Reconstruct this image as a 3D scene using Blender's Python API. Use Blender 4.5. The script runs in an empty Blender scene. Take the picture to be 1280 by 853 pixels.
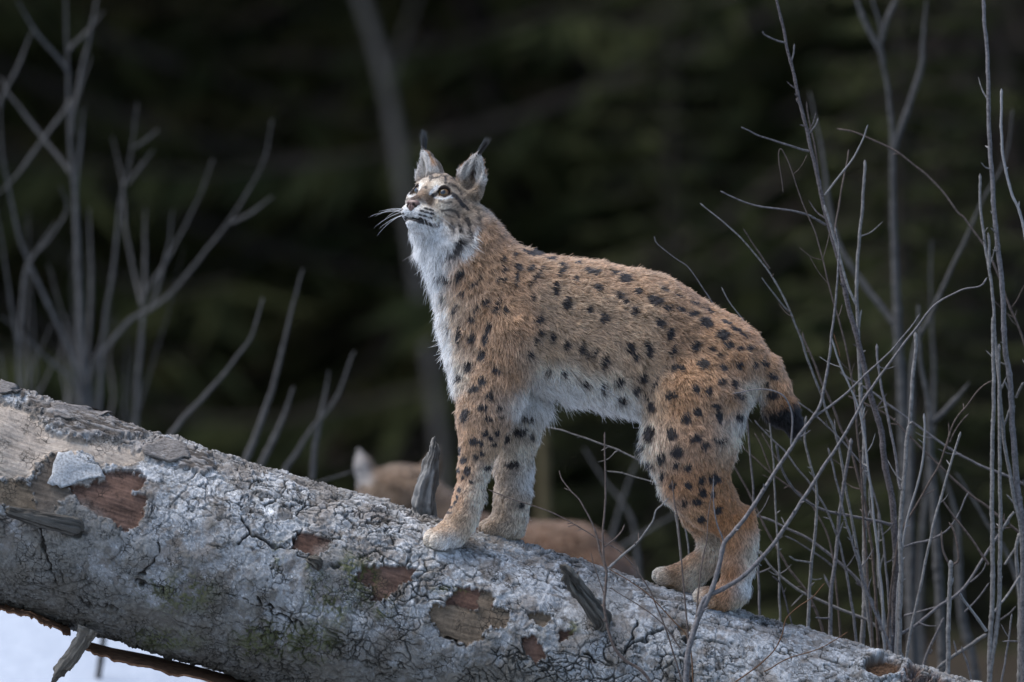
import bpy, math, random
import numpy as np
from mathutils import Vector, Matrix

# ------------------------------------------------------------------ camera, world, sun, exposure
SC = bpy.context.scene
COL = SC.collection
R = math.radians
PX = 0.0018            # metres per photo pixel at the lynx
DIST = 32.0            # camera to lynx

cam_data = bpy.data.cameras.new("camera")
cam = bpy.data.objects.new("camera", cam_data)
COL.objects.link(cam)
cam.location = (0.0, -DIST, 0.0)
cam.rotation_euler = (R(90), 0, 0)
cam_data.sensor_width = 36.0
cam_data.lens = 500.0
cam_data.clip_start = 0.5
cam_data.clip_end = 2000.0
cam_data.dof.use_dof = True
cam_data.dof.focus_distance = DIST - 0.10
cam_data.dof.aperture_fstop = 2.8
cam_data.dof.aperture_blades = 0
SC.camera = cam

SUN_EL, SUN_AZ = 62.0, -92.0     # azimuth measured from the direction towards the camera, negative = left of the photo
world = bpy.data.worlds.new("World")
SC.world = world
world.use_nodes = True
wn = world.node_tree
for n in list(wn.nodes):
    wn.nodes.remove(n)
w_out = wn.nodes.new("ShaderNodeOutputWorld")
w_bg = wn.nodes.new("ShaderNodeBackground")
w_sky = wn.nodes.new("ShaderNodeTexSky")
w_sky.sky_type = 'NISHITA'
w_sky.sun_disc = False
w_sky.sun_elevation = R(SUN_EL)
sun_dir = Vector((math.sin(R(SUN_AZ)) * math.cos(R(SUN_EL)), -math.cos(R(SUN_AZ)) * math.cos(R(SUN_EL)), math.sin(R(SUN_EL))))
w_sky.sun_rotation = math.atan2(sun_dir.x, sun_dir.y)
w_sky.air_density = 1.0
w_sky.dust_density = 1.5
w_sky.ozone_density = 1.0
w_bg.inputs['Strength'].default_value = 0.15
wn.links.new(w_sky.outputs[0], w_bg.inputs['Color'])
wn.links.new(w_bg.outputs[0], w_out.inputs['Surface'])

sun_data = bpy.data.lights.new("sun", 'SUN')
sun_data.energy = 2.2
sun_data.angle = R(48)
sun_data.color = (1.0, 0.96, 0.91)
sun = bpy.data.objects.new("sun", sun_data)
COL.objects.link(sun)
sun.rotation_euler = sun_dir.to_track_quat('Z', 'Y').to_euler()

SC.view_settings.view_transform = 'Standard'
SC.view_settings.look = 'None'
SC.view_settings.exposure = 1.0
SC.view_settings.gamma = 1.0
SC.render.engine = 'CYCLES'
SC.cycles.max_bounces = 8
SC.cycles.diffuse_bounces = 3
SC.cycles.transparent_max_bounces = 8
SC.cycles.use_denoising = True
SC.cycles_curves.shape = 'RIBBONS'
SC.cycles_curves.subdivisions = 2

# ------------------------------------------------------------------ helpers
RNG = np.random.default_rng(11)

def W(px, py, y=0.0):
    """photo pixel at depth y (metres behind the lynx's plane) -> world point"""
    k = (DIST + y) / DIST
    return np.array(((px - 640.0) * PX * k, y, (426.5 - py) * PX * k))

def link(o, parent=None):
    COL.objects.link(o)
    if parent is not None:
        o.parent = parent
    return o

def tag(o, label=None, cat=None, group=None, kind=None):
    if label: o['label'] = label
    if cat: o['category'] = cat
    if group: o['group'] = group
    if kind: o['kind'] = kind
    return o

def empty(name, loc):
    o = bpy.data.objects.new(name, None)
    o.empty_display_size = 0.05
    o.location = loc
    return link(o)

def mesh_obj(name, V, F, mat=None, parent=None, smooth=True, col=None):
    """vertices (n,3) in WORLD coordinates, faces (m,3|4); the parent's offset is taken out"""
    V = np.asarray(V, dtype=np.float32)
    if parent is not None:
        V = V - np.array(parent_offset(parent), dtype=np.float32)
    me = bpy.data.meshes.new(name)
    if isinstance(F, np.ndarray):
        k = F.shape[1]
        me.vertices.add(len(V)); me.vertices.foreach_set('co', V.ravel())
        me.loops.add(F.size); me.loops.foreach_set('vertex_index', F.astype(np.int32).ravel())
        me.polygons.add(len(F)); me.polygons.foreach_set('loop_start', np.arange(0, F.size, k, dtype=np.int32))
        me.update(calc_edges=True)
    else:
        me.from_pydata(V.tolist(), [], F)
    me.polygons.foreach_set('use_smooth', np.full(len(me.polygons), smooth))
    if col is not None:
        a = me.attributes.new('col', 'FLOAT_COLOR', 'POINT')
        c = np.ones((len(V), 4), dtype=np.float32); c[:, :3] = col
        a.data.foreach_set('color', c.ravel())
    if mat: me.materials.append(mat)
    me.validate()
    o = bpy.data.objects.new(name, me)
    return link(o, parent)

def parent_offset(p):
    v = Vector((0, 0, 0))
    while p is not None:
        v += p.location
        p = p.parent
    return v

def copy_tree(o, parent=None):
    c = o.copy()
    COL.objects.link(c)
    c.parent = parent
    for ch in list(o.children):
        copy_tree(ch, c)
    return c

# ---- vectorised noise
def _h(ix, iy, iz, seed):
    h = (ix.astype(np.uint32) * np.uint32(374761393) + iy.astype(np.uint32) * np.uint32(668265263)
         + iz.astype(np.uint32) * np.uint32(2147483647 & 0x6C8E9CF5) + np.uint32(seed * 974711 + 13))
    h = (h ^ (h >> np.uint32(13))) * np.uint32(1274126177)
    h = (h ^ (h >> np.uint32(15))) * np.uint32(2246822519)
    return ((h ^ (h >> np.uint32(16))) & np.uint32(0xFFFFFF)).astype(np.float32) / 16777215.0

def vnoise(P, seed=0):
    P = np.asarray(P, dtype=np.float32)
    i = np.floor(P).astype(np.int64)
    f = P - i
    u = f * f * (3 - 2 * f)
    r = 0
    for dx in (0, 1):
        wx = u[:, 0] if dx else 1 - u[:, 0]
        for dy in (0, 1):
            wy = u[:, 1] if dy else 1 - u[:, 1]
            for dz in (0, 1):
                wz = u[:, 2] if dz else 1 - u[:, 2]
                r = r + wx * wy * wz * _h(i[:, 0] + dx, i[:, 1] + dy, i[:, 2] + dz, seed)
    return r * 2 - 1

def fbm(P, seed=0, octv=4, gain=0.5):
    r = 0; a = 1.0
    P = np.asarray(P, dtype=np.float32)
    for k in range(octv):
        r = r + a * vnoise(P * (2.03 ** k) + 17.3 * k, seed + k)
        a *= gain
    return r

def vec_noise(P, seed=0):
    return np.stack([vnoise(P, seed), vnoise(P + 31.7, seed + 5), vnoise(P - 57.1, seed + 9)], 1)

def sstep(a, b, x):
    t = np.clip((x - a) / (b - a), 0, 1)
    return t * t * (3 - 2 * t)

def norm(v):
    return v / np.maximum(np.linalg.norm(v, axis=-1, keepdims=True), 1e-9)

def poly_sd(px, py, poly):
    """signed distance (pixels) to a polygon, negative inside"""
    poly = np.asarray(poly, dtype=np.float32)
    n = len(poly)
    d = np.full(px.shape, 1e9, dtype=np.float32)
    ins = np.zeros(px.shape, dtype=bool)
    for i in range(n):
        ax, ay = poly[i]; bx, by = poly[(i + 1) % n]
        ex, ey = bx - ax, by - ay
        t = np.clip(((px - ax) * ex + (py - ay) * ey) / (ex * ex + ey * ey + 1e-9), 0, 1)
        d = np.minimum(d, np.hypot(px - ax - t * ex, py - ay - t * ey))
        if ay != by:
            c = ((ay > py) != (by > py)) & (px < ex * (py - ay) / ey + ax)
            ins ^= c
    return np.where(ins, -d, d)

def line_d(px, py, pts):
    d = np.full(px.shape, 1e9, dtype=np.float32)
    for (ax, ay), (bx, by) in zip(pts[:-1], pts[1:]):
        ex, ey = bx - ax, by - ay
        t = np.clip(((px - ax) * ex + (py - ay) * ey) / (ex * ex + ey * ey + 1e-9), 0, 1)
        d = np.minimum(d, np.hypot(px - ax - t * ex, py - ay - t * ey))
    return d

# ---- materials
def new_mat(name):
    m = bpy.data.materials.new(name)
    m.use_nodes = True
    nt = m.node_tree
    return m, nt, nt.nodes['Principled BSDF']

def mat_attr(name, rough=0.85, spec=0.25, noise=0.0, scale=800.0, bump=0.0):
    """colour from the 'col' attribute with fine grain on top"""
    m, nt, b = new_mat(name)
    a = nt.nodes.new('ShaderNodeAttribute'); a.attribute_name = 'col'
    out = a.outputs['Color']
    if noise > 0:
        tc = nt.nodes.new('ShaderNodeTexCoord')
        nz = nt.nodes.new('ShaderNodeTexNoise'); nz.inputs['Scale'].default_value = scale; nz.inputs['Detail'].default_value = 5
        nt.links.new(tc.outputs['Object'], nz.inputs['Vector'])
        mr = nt.nodes.new('ShaderNodeMapRange')
        mr.inputs['From Min'].default_value = 0.25; mr.inputs['From Max'].default_value = 0.75
        mr.inputs['To Min'].default_value = 1 - noise; mr.inputs['To Max'].default_value = 1 + noise
        nt.links.new(nz.outputs['Fac'], mr.inputs['Value'])
        mx = nt.nodes.new('ShaderNodeMix'); mx.data_type = 'RGBA'; mx.blend_type = 'MULTIPLY'
        mx.inputs['Factor'].default_value = 1.0
        nt.links.new(out, mx.inputs[6]); nt.links.new(mr.outputs[0], mx.inputs[7])
        out = mx.outputs[2]
        if bump > 0:
            bp = nt.nodes.new('ShaderNodeBump'); bp.inputs['Strength'].default_value = bump; bp.inputs['Distance'].default_value = 0.002
            nt.links.new(nz.outputs['Fac'], bp.inputs['Height']); nt.links.new(bp.outputs[0], b.inputs['Normal'])
    nt.links.new(out, b.inputs['Base Color'])
    b.inputs['Roughness'].default_value = rough
    b.inputs['Specular IOR Level'].default_value = spec
    return m

def mat_noise(name, c1, c2, scale=60.0, rough=0.85, spec=0.25, bump=0.3, stretch=(1, 1, 1), dist=0.002, detail=6):
    m, nt, b = new_mat(name)
    tc = nt.nodes.new('ShaderNodeTexCoord')
    mp = nt.nodes.new('ShaderNodeMapping'); mp.inputs['Scale'].default_value = stretch
    nz = nt.nodes.new('ShaderNodeTexNoise'); nz.inputs['Scale'].default_value = scale; nz.inputs['Detail'].default_value = detail
    nz.inputs['Roughness'].default_value = 0.65
    cr = nt.nodes.new('ShaderNodeValToRGB')
    cr.color_ramp.elements[0].position = 0.32; cr.color_ramp.elements[0].color = (*c1, 1)
    cr.color_ramp.elements[1].position = 0.68; cr.color_ramp.elements[1].color = (*c2, 1)
    nt.links.new(tc.outputs['Object'], mp.inputs['Vector']); nt.links.new(mp.outputs[0], nz.inputs['Vector'])
    nt.links.new(nz.outputs['Fac'], cr.inputs['Fac']); nt.links.new(cr.outputs[0], b.inputs['Base Color'])
    if bump > 0:
        bp = nt.nodes.new('ShaderNodeBump'); bp.inputs['Strength'].default_value = bump; bp.inputs['Distance'].default_value = dist
        nt.links.new(nz.outputs['Fac'], bp.inputs['Height']); nt.links.new(bp.outputs[0], b.inputs['Normal'])
    b.inputs['Roughness'].default_value = rough
    b.inputs['Specular IOR Level'].default_value = spec
    return m

# ---- signed distance fields and surface nets (one closed mesh out of many soft-joined forms)
class Field:
    def __init__(s, X, Y, Z, far=0.15):
        s.X, s.Y, s.Z = [np.asarray(a, dtype=np.float32) for a in (X, Y, Z)]
        s.F = np.full((len(X), len(Y), len(Z)), far, dtype=np.float32)
    def _block(s, lo, hi):
        sl = []
        for a, l, h in zip((s.X, s.Y, s.Z), lo, hi):
            i0 = max(int(np.searchsorted(a, l)) - 1, 0); i1 = min(int(np.searchsorted(a, h)) + 1, len(a))
            sl.append(slice(i0, max(i1, i0 + 1)))
        g = np.meshgrid(s.X[sl[0]], s.Y[sl[1]], s.Z[sl[2]], indexing='ij', sparse=True)
        return tuple(sl), g
    def _join(s, sl, d, k):
        a = s.F[sl]
        h = np.maximum(k - np.abs(a - d), 0) / k
        s.F[sl] = np.minimum(a, d) - h * h * k * 0.25
    def cone(s, a, b, ra, rb, k=0.02, flat=None):
        a = np.asarray(a, float); b = np.asarray(b, float)
        m = max(ra, rb) + k + 0.02
        sl, (x, y, z) = s._block(np.minimum(a, b) - m, np.maximum(a, b) + m)
        e = b - a
        t = np.clip(((x - a[0]) * e[0] + (y - a[1]) * e[1] + (z - a[2]) * e[2]) / max(e @ e, 1e-12), 0, 1)
        fy = 1.0 if flat is None else flat          # flat > 1 squeezes the form along y
        d = np.sqrt((x - a[0] - t * e[0]) ** 2 + ((y - a[1] - t * e[1]) * fy) ** 2 + (z - a[2] - t * e[2]) ** 2) - (ra + (rb - ra) * t)
        s._join(sl, d.astype(np.float32), k)
    def chain(s, pts, k=0.02, flat=None):
        for (a, ra), (b, rb) in zip(pts[:-1], pts[1:]):
            s.cone(a, b, ra, rb, k, flat)
    def _ell(s, c, r, M, m):
        c = np.asarray(c, float); r = np.asarray(r, float)
        mm = r.max() + m
        sl, (x, y, z) = s._block(c - mm, c + mm)
        p = [x - c[0], y - c[1], z - c[2]]
        if M is not None:
            p = [M[i][0] * p[0] + M[i][1] * p[1] + M[i][2] * p[2] for i in range(3)]
        k0 = np.sqrt((p[0] / r[0]) ** 2 + (p[1] / r[1]) ** 2 + (p[2] / r[2]) ** 2)
        k1 = np.sqrt((p[0] / r[0] ** 2) ** 2 + (p[1] / r[1] ** 2) ** 2 + (p[2] / r[2] ** 2) ** 2)
        d = k0 * (k0 - 1) / np.maximum(k1, 1e-6)
        return sl, d.astype(np.float32)
    def ell(s, c, r, M=None, k=0.02):
        sl, d = s._ell(c, r, M, k + 0.02)
        s._join(sl, d, k)
    def cut(s, c, r, M=None, k=0.004):
        sl, d = s._ell(c, r, M, k + 0.02)
        a = s.F[sl]; d = -d
        h = np.maximum(k - np.abs(a - d), 0) / k
        s.F[sl] = np.maximum(a, d) + h * h * k * 0.25
    def mesh(s):
        F, A = s.F, (s.X, s.Y, s.Z)
        S = F < 0
        n = np.array(F.shape)
        cnt = np.zeros(n - 1, dtype=np.int8)
        for dx in (0, 1):
            for dy in (0, 1):
                for dz in (0, 1):
                    cnt += S[dx:n[0] - 1 + dx, dy:n[1] - 1 + dy, dz:n[2] - 1 + dz]
        act = (cnt > 0) & (cnt < 8)
        I, J, K = np.nonzero(act)
        idx = np.full(act.shape, -1, dtype=np.int64); idx[act] = np.arange(len(I))
        acc = np.zeros((len(I), 3), dtype=np.float64); num = np.zeros(len(I))
        base = np.stack([I, J, K], 1)
        corners = [(dx, dy, dz) for dx in (0, 1) for dy in (0, 1) for dz in (0, 1)]
        for c0 in corners:
            for ax in range(3):
                if c0[ax]: continue
                c1 = list(c0); c1[ax] = 1
                p0 = base + np.array(c0); p1 = base + np.array(c1)
                f0 = F[p0[:, 0], p0[:, 1], p0[:, 2]]; f1 = F[p1[:, 0], p1[:, 1], p1[:, 2]]
                m = (f0 < 0) != (f1 < 0)
                t = np.where(m, f0 / np.where(m, f0 - f1, 1), 0)
                q = np.stack([A[i][p0[:, i]] for i in range(3)], 1).astype(np.float64)
                q[:, ax] += t * (A[ax][p1[:, ax]] - A[ax][p0[:, ax]])
                acc += q * m[:, None]; num += m
        V = acc / num[:, None]
        Q = []
        for ax in range(3):
            u, v = (ax + 1) % 3, (ax + 2) % 3
            s0 = [slice(None)] * 3; s1 = [slice(None)] * 3
            s0[ax] = slice(0, n[ax] - 1); s1[ax] = slice(1, n[ax])
            ch = S[tuple(s0)] != S[tuple(s1)]
            B = np.stack(np.nonzero(ch), 1)
            ok = (B[:, u] > 0) & (B[:, u] < n[u] - 1) & (B[:, v] > 0) & (B[:, v] < n[v] - 1)
            B = B[ok]
            st = S[B[:, 0], B[:, 1], B[:, 2]]
            cs = []
            for du, dv in ((-1, -1), (0, -1), (0, 0), (-1, 0)):
                c = B.copy(); c[:, u] += du; c[:, v] += dv
                cs.append(idx[c[:, 0], c[:, 1], c[:, 2]])
            q = np.stack(cs, 1)
            q[~st] = q[~st][:, ::-1]
            Q.append(q)
        Q = np.concatenate(Q)
        Q = Q[(Q >= 0).all(1)]
        return V.astype(np.float32), Q

def face_normals(V, Q):
    return np.cross(V[Q[:, 2]] - V[Q[:, 0]], V[Q[:, 3]] - V[Q[:, 1]])

def vert_normals(V, Q):
    fn = face_normals(V, Q)
    N = np.zeros_like(V)
    for i in range(4):
        np.add.at(N, Q[:, i], fn)
    return norm(N)

def smooth_mesh(V, Q, it=2, f=0.5):
    for _ in range(it):
        A = np.zeros_like(V); c = np.zeros(len(V), dtype=np.float32)
        for i in range(4):
            for j in (1, 3):
                np.add.at(A, Q[:, i], V[Q[:, (i + j) % 4]]); np.add.at(c, Q[:, i], 1)
        V = V * (1 - f) + f * A / np.maximum(c, 1)[:, None]
    return V

def strands_obj(name, pts, rad, col, mat, parent):
    """pts (n,k,3) world, rad (k,) or (n,k), col (n,3) or (n,k,3) -> one Curves object"""
    n, k = pts.shape[:2]
    hc = bpy.data.hair_curves.new(name)
    hc.add_curves([k] * n)
    P = pts - np.array(parent_offset(parent))
    hc.attributes['position'].data.foreach_set('vector', P.astype(np.float32).ravel())
    ra = hc.attributes.get('radius') or hc.attributes.new('radius', 'FLOAT', 'POINT')
    ra.data.foreach_set('value', np.broadcast_to(np.asarray(rad, dtype=np.float32), (n, k)).ravel())
    if col.ndim == 2: col = np.repeat(col[:, None, :], k, 1)
    c = np.ones((n * k, 4), dtype=np.float32); c[:, :3] = col.reshape(-1, 3)
    a = hc.attributes.new('col', 'FLOAT_COLOR', 'POINT')
    a.data.foreach_set('color', c.ravel())
    hc.materials.append(mat)
    o = bpy.data.objects.new(name, hc)
    return link(o, parent)
# ------------------------------------------------------------------ ground, snow, forest floor
GZ = -1.0
def ground_z(x, y):
    x = np.asarray(x, float); y = np.asarray(y, float)
    q = np.stack([x.ravel(), y.ravel(), np.zeros(x.size)], 1)
    r = GZ + .06 * fbm(q * .35, 301, 3).reshape(x.shape) + .025 * fbm(q * 1.7, 302, 2).reshape(x.shape)
    return r + .42 * np.exp(-(((x + 1.25) / .95) ** 2 + ((y - 4.7) / 1.5) ** 2)) + 34 * sstep(46, 150, y) ** 1.3 + .5 * sstep(24, 46, y)

def sheet(name, xs, ys, zf, mat, kind='structure'):
    Xg, Yg = np.meshgrid(xs, ys, indexing='ij')
    Z = zf(Xg, Yg)
    V = np.stack([Xg.ravel(), Yg.ravel(), Z.ravel()], 1)
    nx, ny = len(xs), len(ys)
    I, J = np.meshgrid(np.arange(nx - 1), np.arange(ny - 1), indexing='ij')
    F = np.stack([I * ny + J, (I + 1) * ny + J, (I + 1) * ny + J + 1, I * ny + J + 1], -1).reshape(-1, 4)
    return tag(mesh_obj(name, V, F, mat), kind=kind)

litter = mat_noise('needle_litter', (.012, .009, .006), (.034, .026, .017), 9, .95, .1, .8, dist=.03)
xs = np.concatenate([np.linspace(-260, -14, 30), np.linspace(-13.5, 13.5, 110), np.linspace(14, 260, 30)])
ys = np.concatenate([np.linspace(-80, -6, 24), np.linspace(-5.5, 12, 120), np.linspace(12.4, 60, 110), np.linspace(61, 330, 70)])
sheet('ground', xs, ys, ground_z, litter)

m, nt, b = new_mat('snow')
b.inputs['Base Color'].default_value = (.30, .335, .39, 1)
b.inputs['Roughness'].default_value = .75
b.inputs['Subsurface Weight'].default_value = 0.0
tc = nt.nodes.new('ShaderNodeTexCoord'); nz = nt.nodes.new('ShaderNodeTexNoise'); nz.inputs['Scale'].default_value = 14; nz.inputs['Detail'].default_value = 6
bp = nt.nodes.new('ShaderNodeBump'); bp.inputs['Strength'].default_value = .4; bp.inputs['Distance'].default_value = .03
nt.links.new(tc.outputs['Object'], nz.inputs['Vector']); nt.links.new(nz.outputs['Fac'], bp.inputs['Height']); nt.links.new(bp.outputs[0], b.inputs['Normal'])
def snow_z(x, y):
    q = np.stack([x.ravel(), y.ravel(), np.zeros(x.size)], 1)
    edge = np.maximum((x - .35 - .022 * y) / .8, np.maximum((y - 16.5) / 1.8, np.maximum((-x - 9) / 1.0, (-y - 30) / 2.0)))
    e = edge.ravel() + .6 * fbm(q * .9, 311, 3)
    th = .07 * sstep(.2, -.7, e) - .05 * sstep(-.1, .5, e)
    return ground_z(x, y) + (th + .012 * fbm(q * 3, 312, 2)).reshape(x.shape)
sheet('snow', np.linspace(-11, 3, 150), np.linspace(-33, 20, 260), snow_z, m)
# ------------------------------------------------------------------ the dark spruce wood behind
needle_a = mat_noise('spruce_needles', (.017, .021, .009), (.045, .049, .019), 2.2, .8, .05, 0, detail=3)
needle_b = mat_noise('spruce_needles_olive', (.021, .024, .010), (.053, .054, .019), 2.6, .8, .05, 0, detail=3)
spruce_bark = mat_noise('spruce_bark', (.026, .020, .016), (.062, .048, .038), 14, .9, .2, .8, (1, 1, .35), .02)

def tube(pts, rad, nseg=8, cap=True):
    """closed tapered tube through points -> V, F"""
    c = np.array(pts, float); r = np.asarray(rad, float); n = len(c)
    d = norm(np.gradient(c, axis=0))
    ref = np.array((.31, .9, .3)); a = norm(np.cross(d, ref)); b = np.cross(d, a)
    th = np.linspace(0, 2 * math.pi, nseg, endpoint=False)
    V = (c[:, None, :] + r[:, None, None] * (np.cos(th)[None, :, None] * a[:, None, :] + np.sin(th)[None, :, None] * b[:, None, :])).reshape(-1, 3)
    I, J = np.meshgrid(np.arange(n - 1), np.arange(nseg), indexing='ij'); J2 = (J + 1) % nseg
    F = np.stack([I * nseg + J, I * nseg + J2, (I + 1) * nseg + J2, (I + 1) * nseg + J], -1).reshape(-1, 4)
    if cap:
        V = np.concatenate([V, [c[-1] + d[-1] * r[-1]], [c[0]]]); k = len(V) - 2
        e = [(( n - 1) * nseg + j, (n - 1) * nseg + (j + 1) % nseg, k, k) for j in range(nseg)]
    return V, F

def joined(tubes):
    Vs, Fs, o = [], [], 0
    for V, F in tubes:
        Vs.append(V); Fs.append(F + o); o += len(V)
    return np.concatenate(Vs), np.concatenate(Fs)

def make_spruce(seed, H, rb, low, mat):
    rng = np.random.default_rng(seed)
    root = empty('spruce_tree', (0, 0, 0))
    zz = np.linspace(-.3, H, 14)
    wob = np.cumsum(rng.normal(0, .03, (14, 2)), 0); wob -= wob[0]
    pts = np.column_stack([wob, zz])
    V, F = tube(pts, np.linspace(.17 * H / 14, .02, 14), 10, False)
    mesh_obj('trunk', V, F, spruce_bark, root)
    Vl = []
    limbs = []
    z = low
    while z < H - .3:
        f = (z - low) / (H - low)
        Lb = rb * (1 - f) ** .8 + .25
        nb = rng.integers(5, 8)
        a0 = rng.random() * 6.28
        for k in range(nb):
            an = a0 + 6.283 * k / nb + rng.normal(0, .25)
            L = Lb * (.65 + .5 * rng.random())
            dirh = np.array((math.cos(an), math.sin(an)))
            t = np.linspace(0, 1, 7)
            droop = .22 + .30 * (1 - f) + .12 * rng.random()
            r = L * t
            h = z - droop * L * t + .22 * L * t ** 3 + .05 * L * t
            p = np.column_stack([dirh[0] * r, dirh[1] * r, h])
            limbs.append(tube(p, np.linspace(.022 + .01 * (1 - f), .004, 7), 4, False))
            side = np.array((-dirh[1], dirh[0], 0))
            ns = int(20 + 46 * L / 2.4)
            tt = .12 + .88 * rng.random(ns) ** .8
            base = np.column_stack([np.interp(tt, t, p[:, i]) for i in range(3)])
            sg = rng.choice((-1, 1), ns)
            out = np.array((dirh[0], dirh[1], 0))
            dv = out[None, :] * (.55 + .3 * rng.random(ns))[:, None] + side[None, :] * (sg * (.5 + .5 * rng.random(ns)))[:, None]
            dv[:, 2] = -.25 - .75 * rng.random(ns)
            dv = norm(dv)
            ln = (.16 + .22 * rng.random(ns)) * (.55 + .45 * L / rb)
            w = .018 + .02 * rng.random(ns)
            wv = norm(np.cross(dv, rng.normal(0, 1, (ns, 3))))
            tip = base + dv * ln[:, None]; mid = base + dv * (ln * .45)[:, None]
            Vl.append(np.stack([base, mid + wv * w[:, None], tip, mid - wv * w[:, None]], 1).reshape(-1, 3))
        z += .22 + .16 * rng.random() + .12 * f
    Vc = np.concatenate(Vl); Fc = np.arange(len(Vc)).reshape(-1, 4)
    crown = mesh_obj('crown', Vc, Fc, mat, root, False)
    lv, lf = joined(limbs)
    lm = mesh_obj('limbs', lv, lf, spruce_bark, root)
    lm['kind'] = 'stuff'
    return root

def build_forest():
    protos = [make_spruce(101, 15, 2.7, .5, needle_a), make_spruce(102, 13, 2.3, .25, needle_b), make_spruce(103, 10, 2.1, .15, needle_a)]
    rng = np.random.default_rng(77)
    spots = []
    for row, (yy, n, half) in enumerate(((19, 7, 9), (24, 8, 10), (30, 9, 11), (37, 10, 12), (45, 11, 14), (55, 12, 16), (66, 13, 18))):
        for i in range(n):
            spots.append((-half + 2 * half * (i + .5) / n + rng.normal(0, .5), yy + rng.normal(0, 1.2)))
    used = [False] * 3
    kinds = ('tall dark spruce with drooping boughs in the blurred wood behind', 'olive green spruce with low boughs in the blurred wood behind',
             'short dense young spruce in the blurred wood behind')
    for i, (x, y) in enumerate(spots):
        k = int(rng.integers(0, 3))
        o = protos[k] if not used[k] else copy_tree(protos[k])
        used[k] = True
        s = .85 + .35 * rng.random()
        o.location = (x, y, float(ground_z(np.array([x]), np.array([y]))[0]) - .05)
        o.rotation_euler = (0, 0, rng.random() * 6.28)
        o.scale = (s, s, s)
        tag(o, kinds[k], 'spruce tree', 'dark spruces of the wood behind')

    for i, (x, y, s) in enumerate(((1.25, 12.5, .26), (2.0, 10.5, .22), (2.7, 13.5, .30), (3.4, 11.0, .24), (1.7, 16.0, .36), (.5, 15.5, .24), (4.3, 14.5, .34))):
        o = copy_tree(protos[2])
        o.location = (x, y, float(ground_z(np.array([x]), np.array([y]))[0]) - .05)
        o.rotation_euler = (0, 0, 1.7 * i); o.scale = (s * 1.25, s * 1.25, s)
        tag(o, 'low blurred spruce seedling close behind the bare stems on the right', 'spruce tree', 'spruce seedlings at the edge of the wood')
    # bare trunks and poles seen soft between the spruces
    def pole(name, pts, y, wid, mat, label, cat, branches=()):
        p = [W(a, b, y) for a, b in pts]
        g = float(ground_z(np.array([p[-1][0]]), np.array([y]))[0])
        p.append(np.array((p[-1][0] + (p[-1][0] - p[-2][0]) * .3, y, g - .1)))
        root = tag(empty(name, (p[-1][0], y, g)), label, cat)
        k = (DIST + y) / DIST * PX * .5
        t = np.linspace(0, len(p) - 1, 26)
        c = np.column_stack([np.interp(t, np.arange(len(p)), np.array(p)[:, i]) for i in range(3)])
        for _ in range(2): c[1:-1] = (c[:-2] + 2 * c[1:-1] + c[2:]) / 4
        V, F = tube(c, np.linspace(wid[0] * k, wid[1] * k, 26), 10, False)
        mesh_obj('trunk', V, F, mat, root)
        for bp_, bw in branches:
            q = np.array([W(a, b, y) for a, b in bp_])
            t = np.linspace(0, len(q) - 1, 10)
            q = np.column_stack([np.interp(t, np.arange(len(q)), q[:, i]) for i in range(3)])
            V, F = tube(q, np.linspace(bw * k, bw * k * .4, 10), 7, False)
            mesh_obj('branch', V, F, mat, root)
    ashy = mat_noise('smooth_grey_bark', (.050, .044, .038), (.098, .088, .078), 16, .9, .2, .3, (1, 1, .4), .005)
    rusty = mat_noise('reddish_bark', (.045, .031, .024), (.090, .062, .047), 12, .9, .2, .6, (1, 1, .35), .01)
    straw = mat_noise('pale_dry_wood', (.060, .045, .022), (.10, .078, .040), 20, .9, .2, .3)
    pole('leaning_tree', [(428,-60),(452,0),(472,60),(488,130),(503,220),(520,330),(536,430),(550,540),(558,640)], 16.0, (13, 19), ashy,
         'slender grey tree leaning behind the lynx, blurred', 'tree', [([(484,110),(500,60),(520,0),(530,-40)], 5)])
    pole('pine_tree', [(836,-60),(839,40),(843,140),(848,330),(852,640)], 27.0, (20, 24), rusty, 'reddish-brown pine trunk above the back of the lynx, blurred', 'tree')
    pole('pine_tree', [(1186,-60),(1190,80),(1182,200),(1176,340),(1172,640)], 26.0, (34, 40), rusty, 'broad reddish trunk behind the thin stems on the right, blurred', 'tree')
    pole('bare_pole', [(676,440),(677,520),(679,600),(681,680)], 9.5, (13, 16), straw, 'pale dry pole standing between the legs of the lynx, blurred', 'pole')
    pole('young_tree', [(14,560),(10,680),(8,770),(6,853)], 7.0, (12, 13), rusty, 'thin dark stem standing in the snow at the left edge', 'young tree')
build_forest()
# ------------------------------------------------------------------ the lynx on the log
YM0, YM1 = -0.070, -0.015        # the body's mid plane at the shoulders and at the hips
def ymid(px):
    return YM0 + (YM1 - YM0) * np.clip((px - 640.0) / 240.0, 0, 1)
def B(px, py, y=0.0):            # point on the lynx: y in metres from its mid plane
    return np.array(((px - 640.0) * PX, float(ymid(px)) + y, (426.5 - py) * PX))
def BA(px, py, y):               # same, absolute depth
    return np.array(((px - 640.0) * PX, y, (426.5 - py) * PX))

# head frame: f = where the muzzle points, l = the animal's left, u = up
HC = BA(549.8, 254.2, -0.082)
_ps, _th, _rl = R(34), R(16), R(4)
HF = np.array((-math.sin(_ps) * math.cos(_th), -math.cos(_ps) * math.cos(_th), math.sin(_th)))
_l = np.array((math.cos(_ps), -math.sin(_ps), 0.0)); _u = np.cross(HF, _l)
if _u[2] < 0: _u = -_u
HL = _l * math.cos(_rl) - _u * math.sin(_rl)
HU = _u * math.cos(_rl) + _l * math.sin(_rl)
HM = np.stack([HF, HL, HU])
def HP(a, b, c): return HC + (a * HF + b * HL + c * HU) / 1000.0
def to_head(P): return ((P - HC) @ HM.T) * 1000.0
def rot_about(M, axis_vec, ang):
    Rm = np.array(Matrix.Rotation(ang, 3, Vector(axis_vec)))
    return M @ Rm.T

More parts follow.
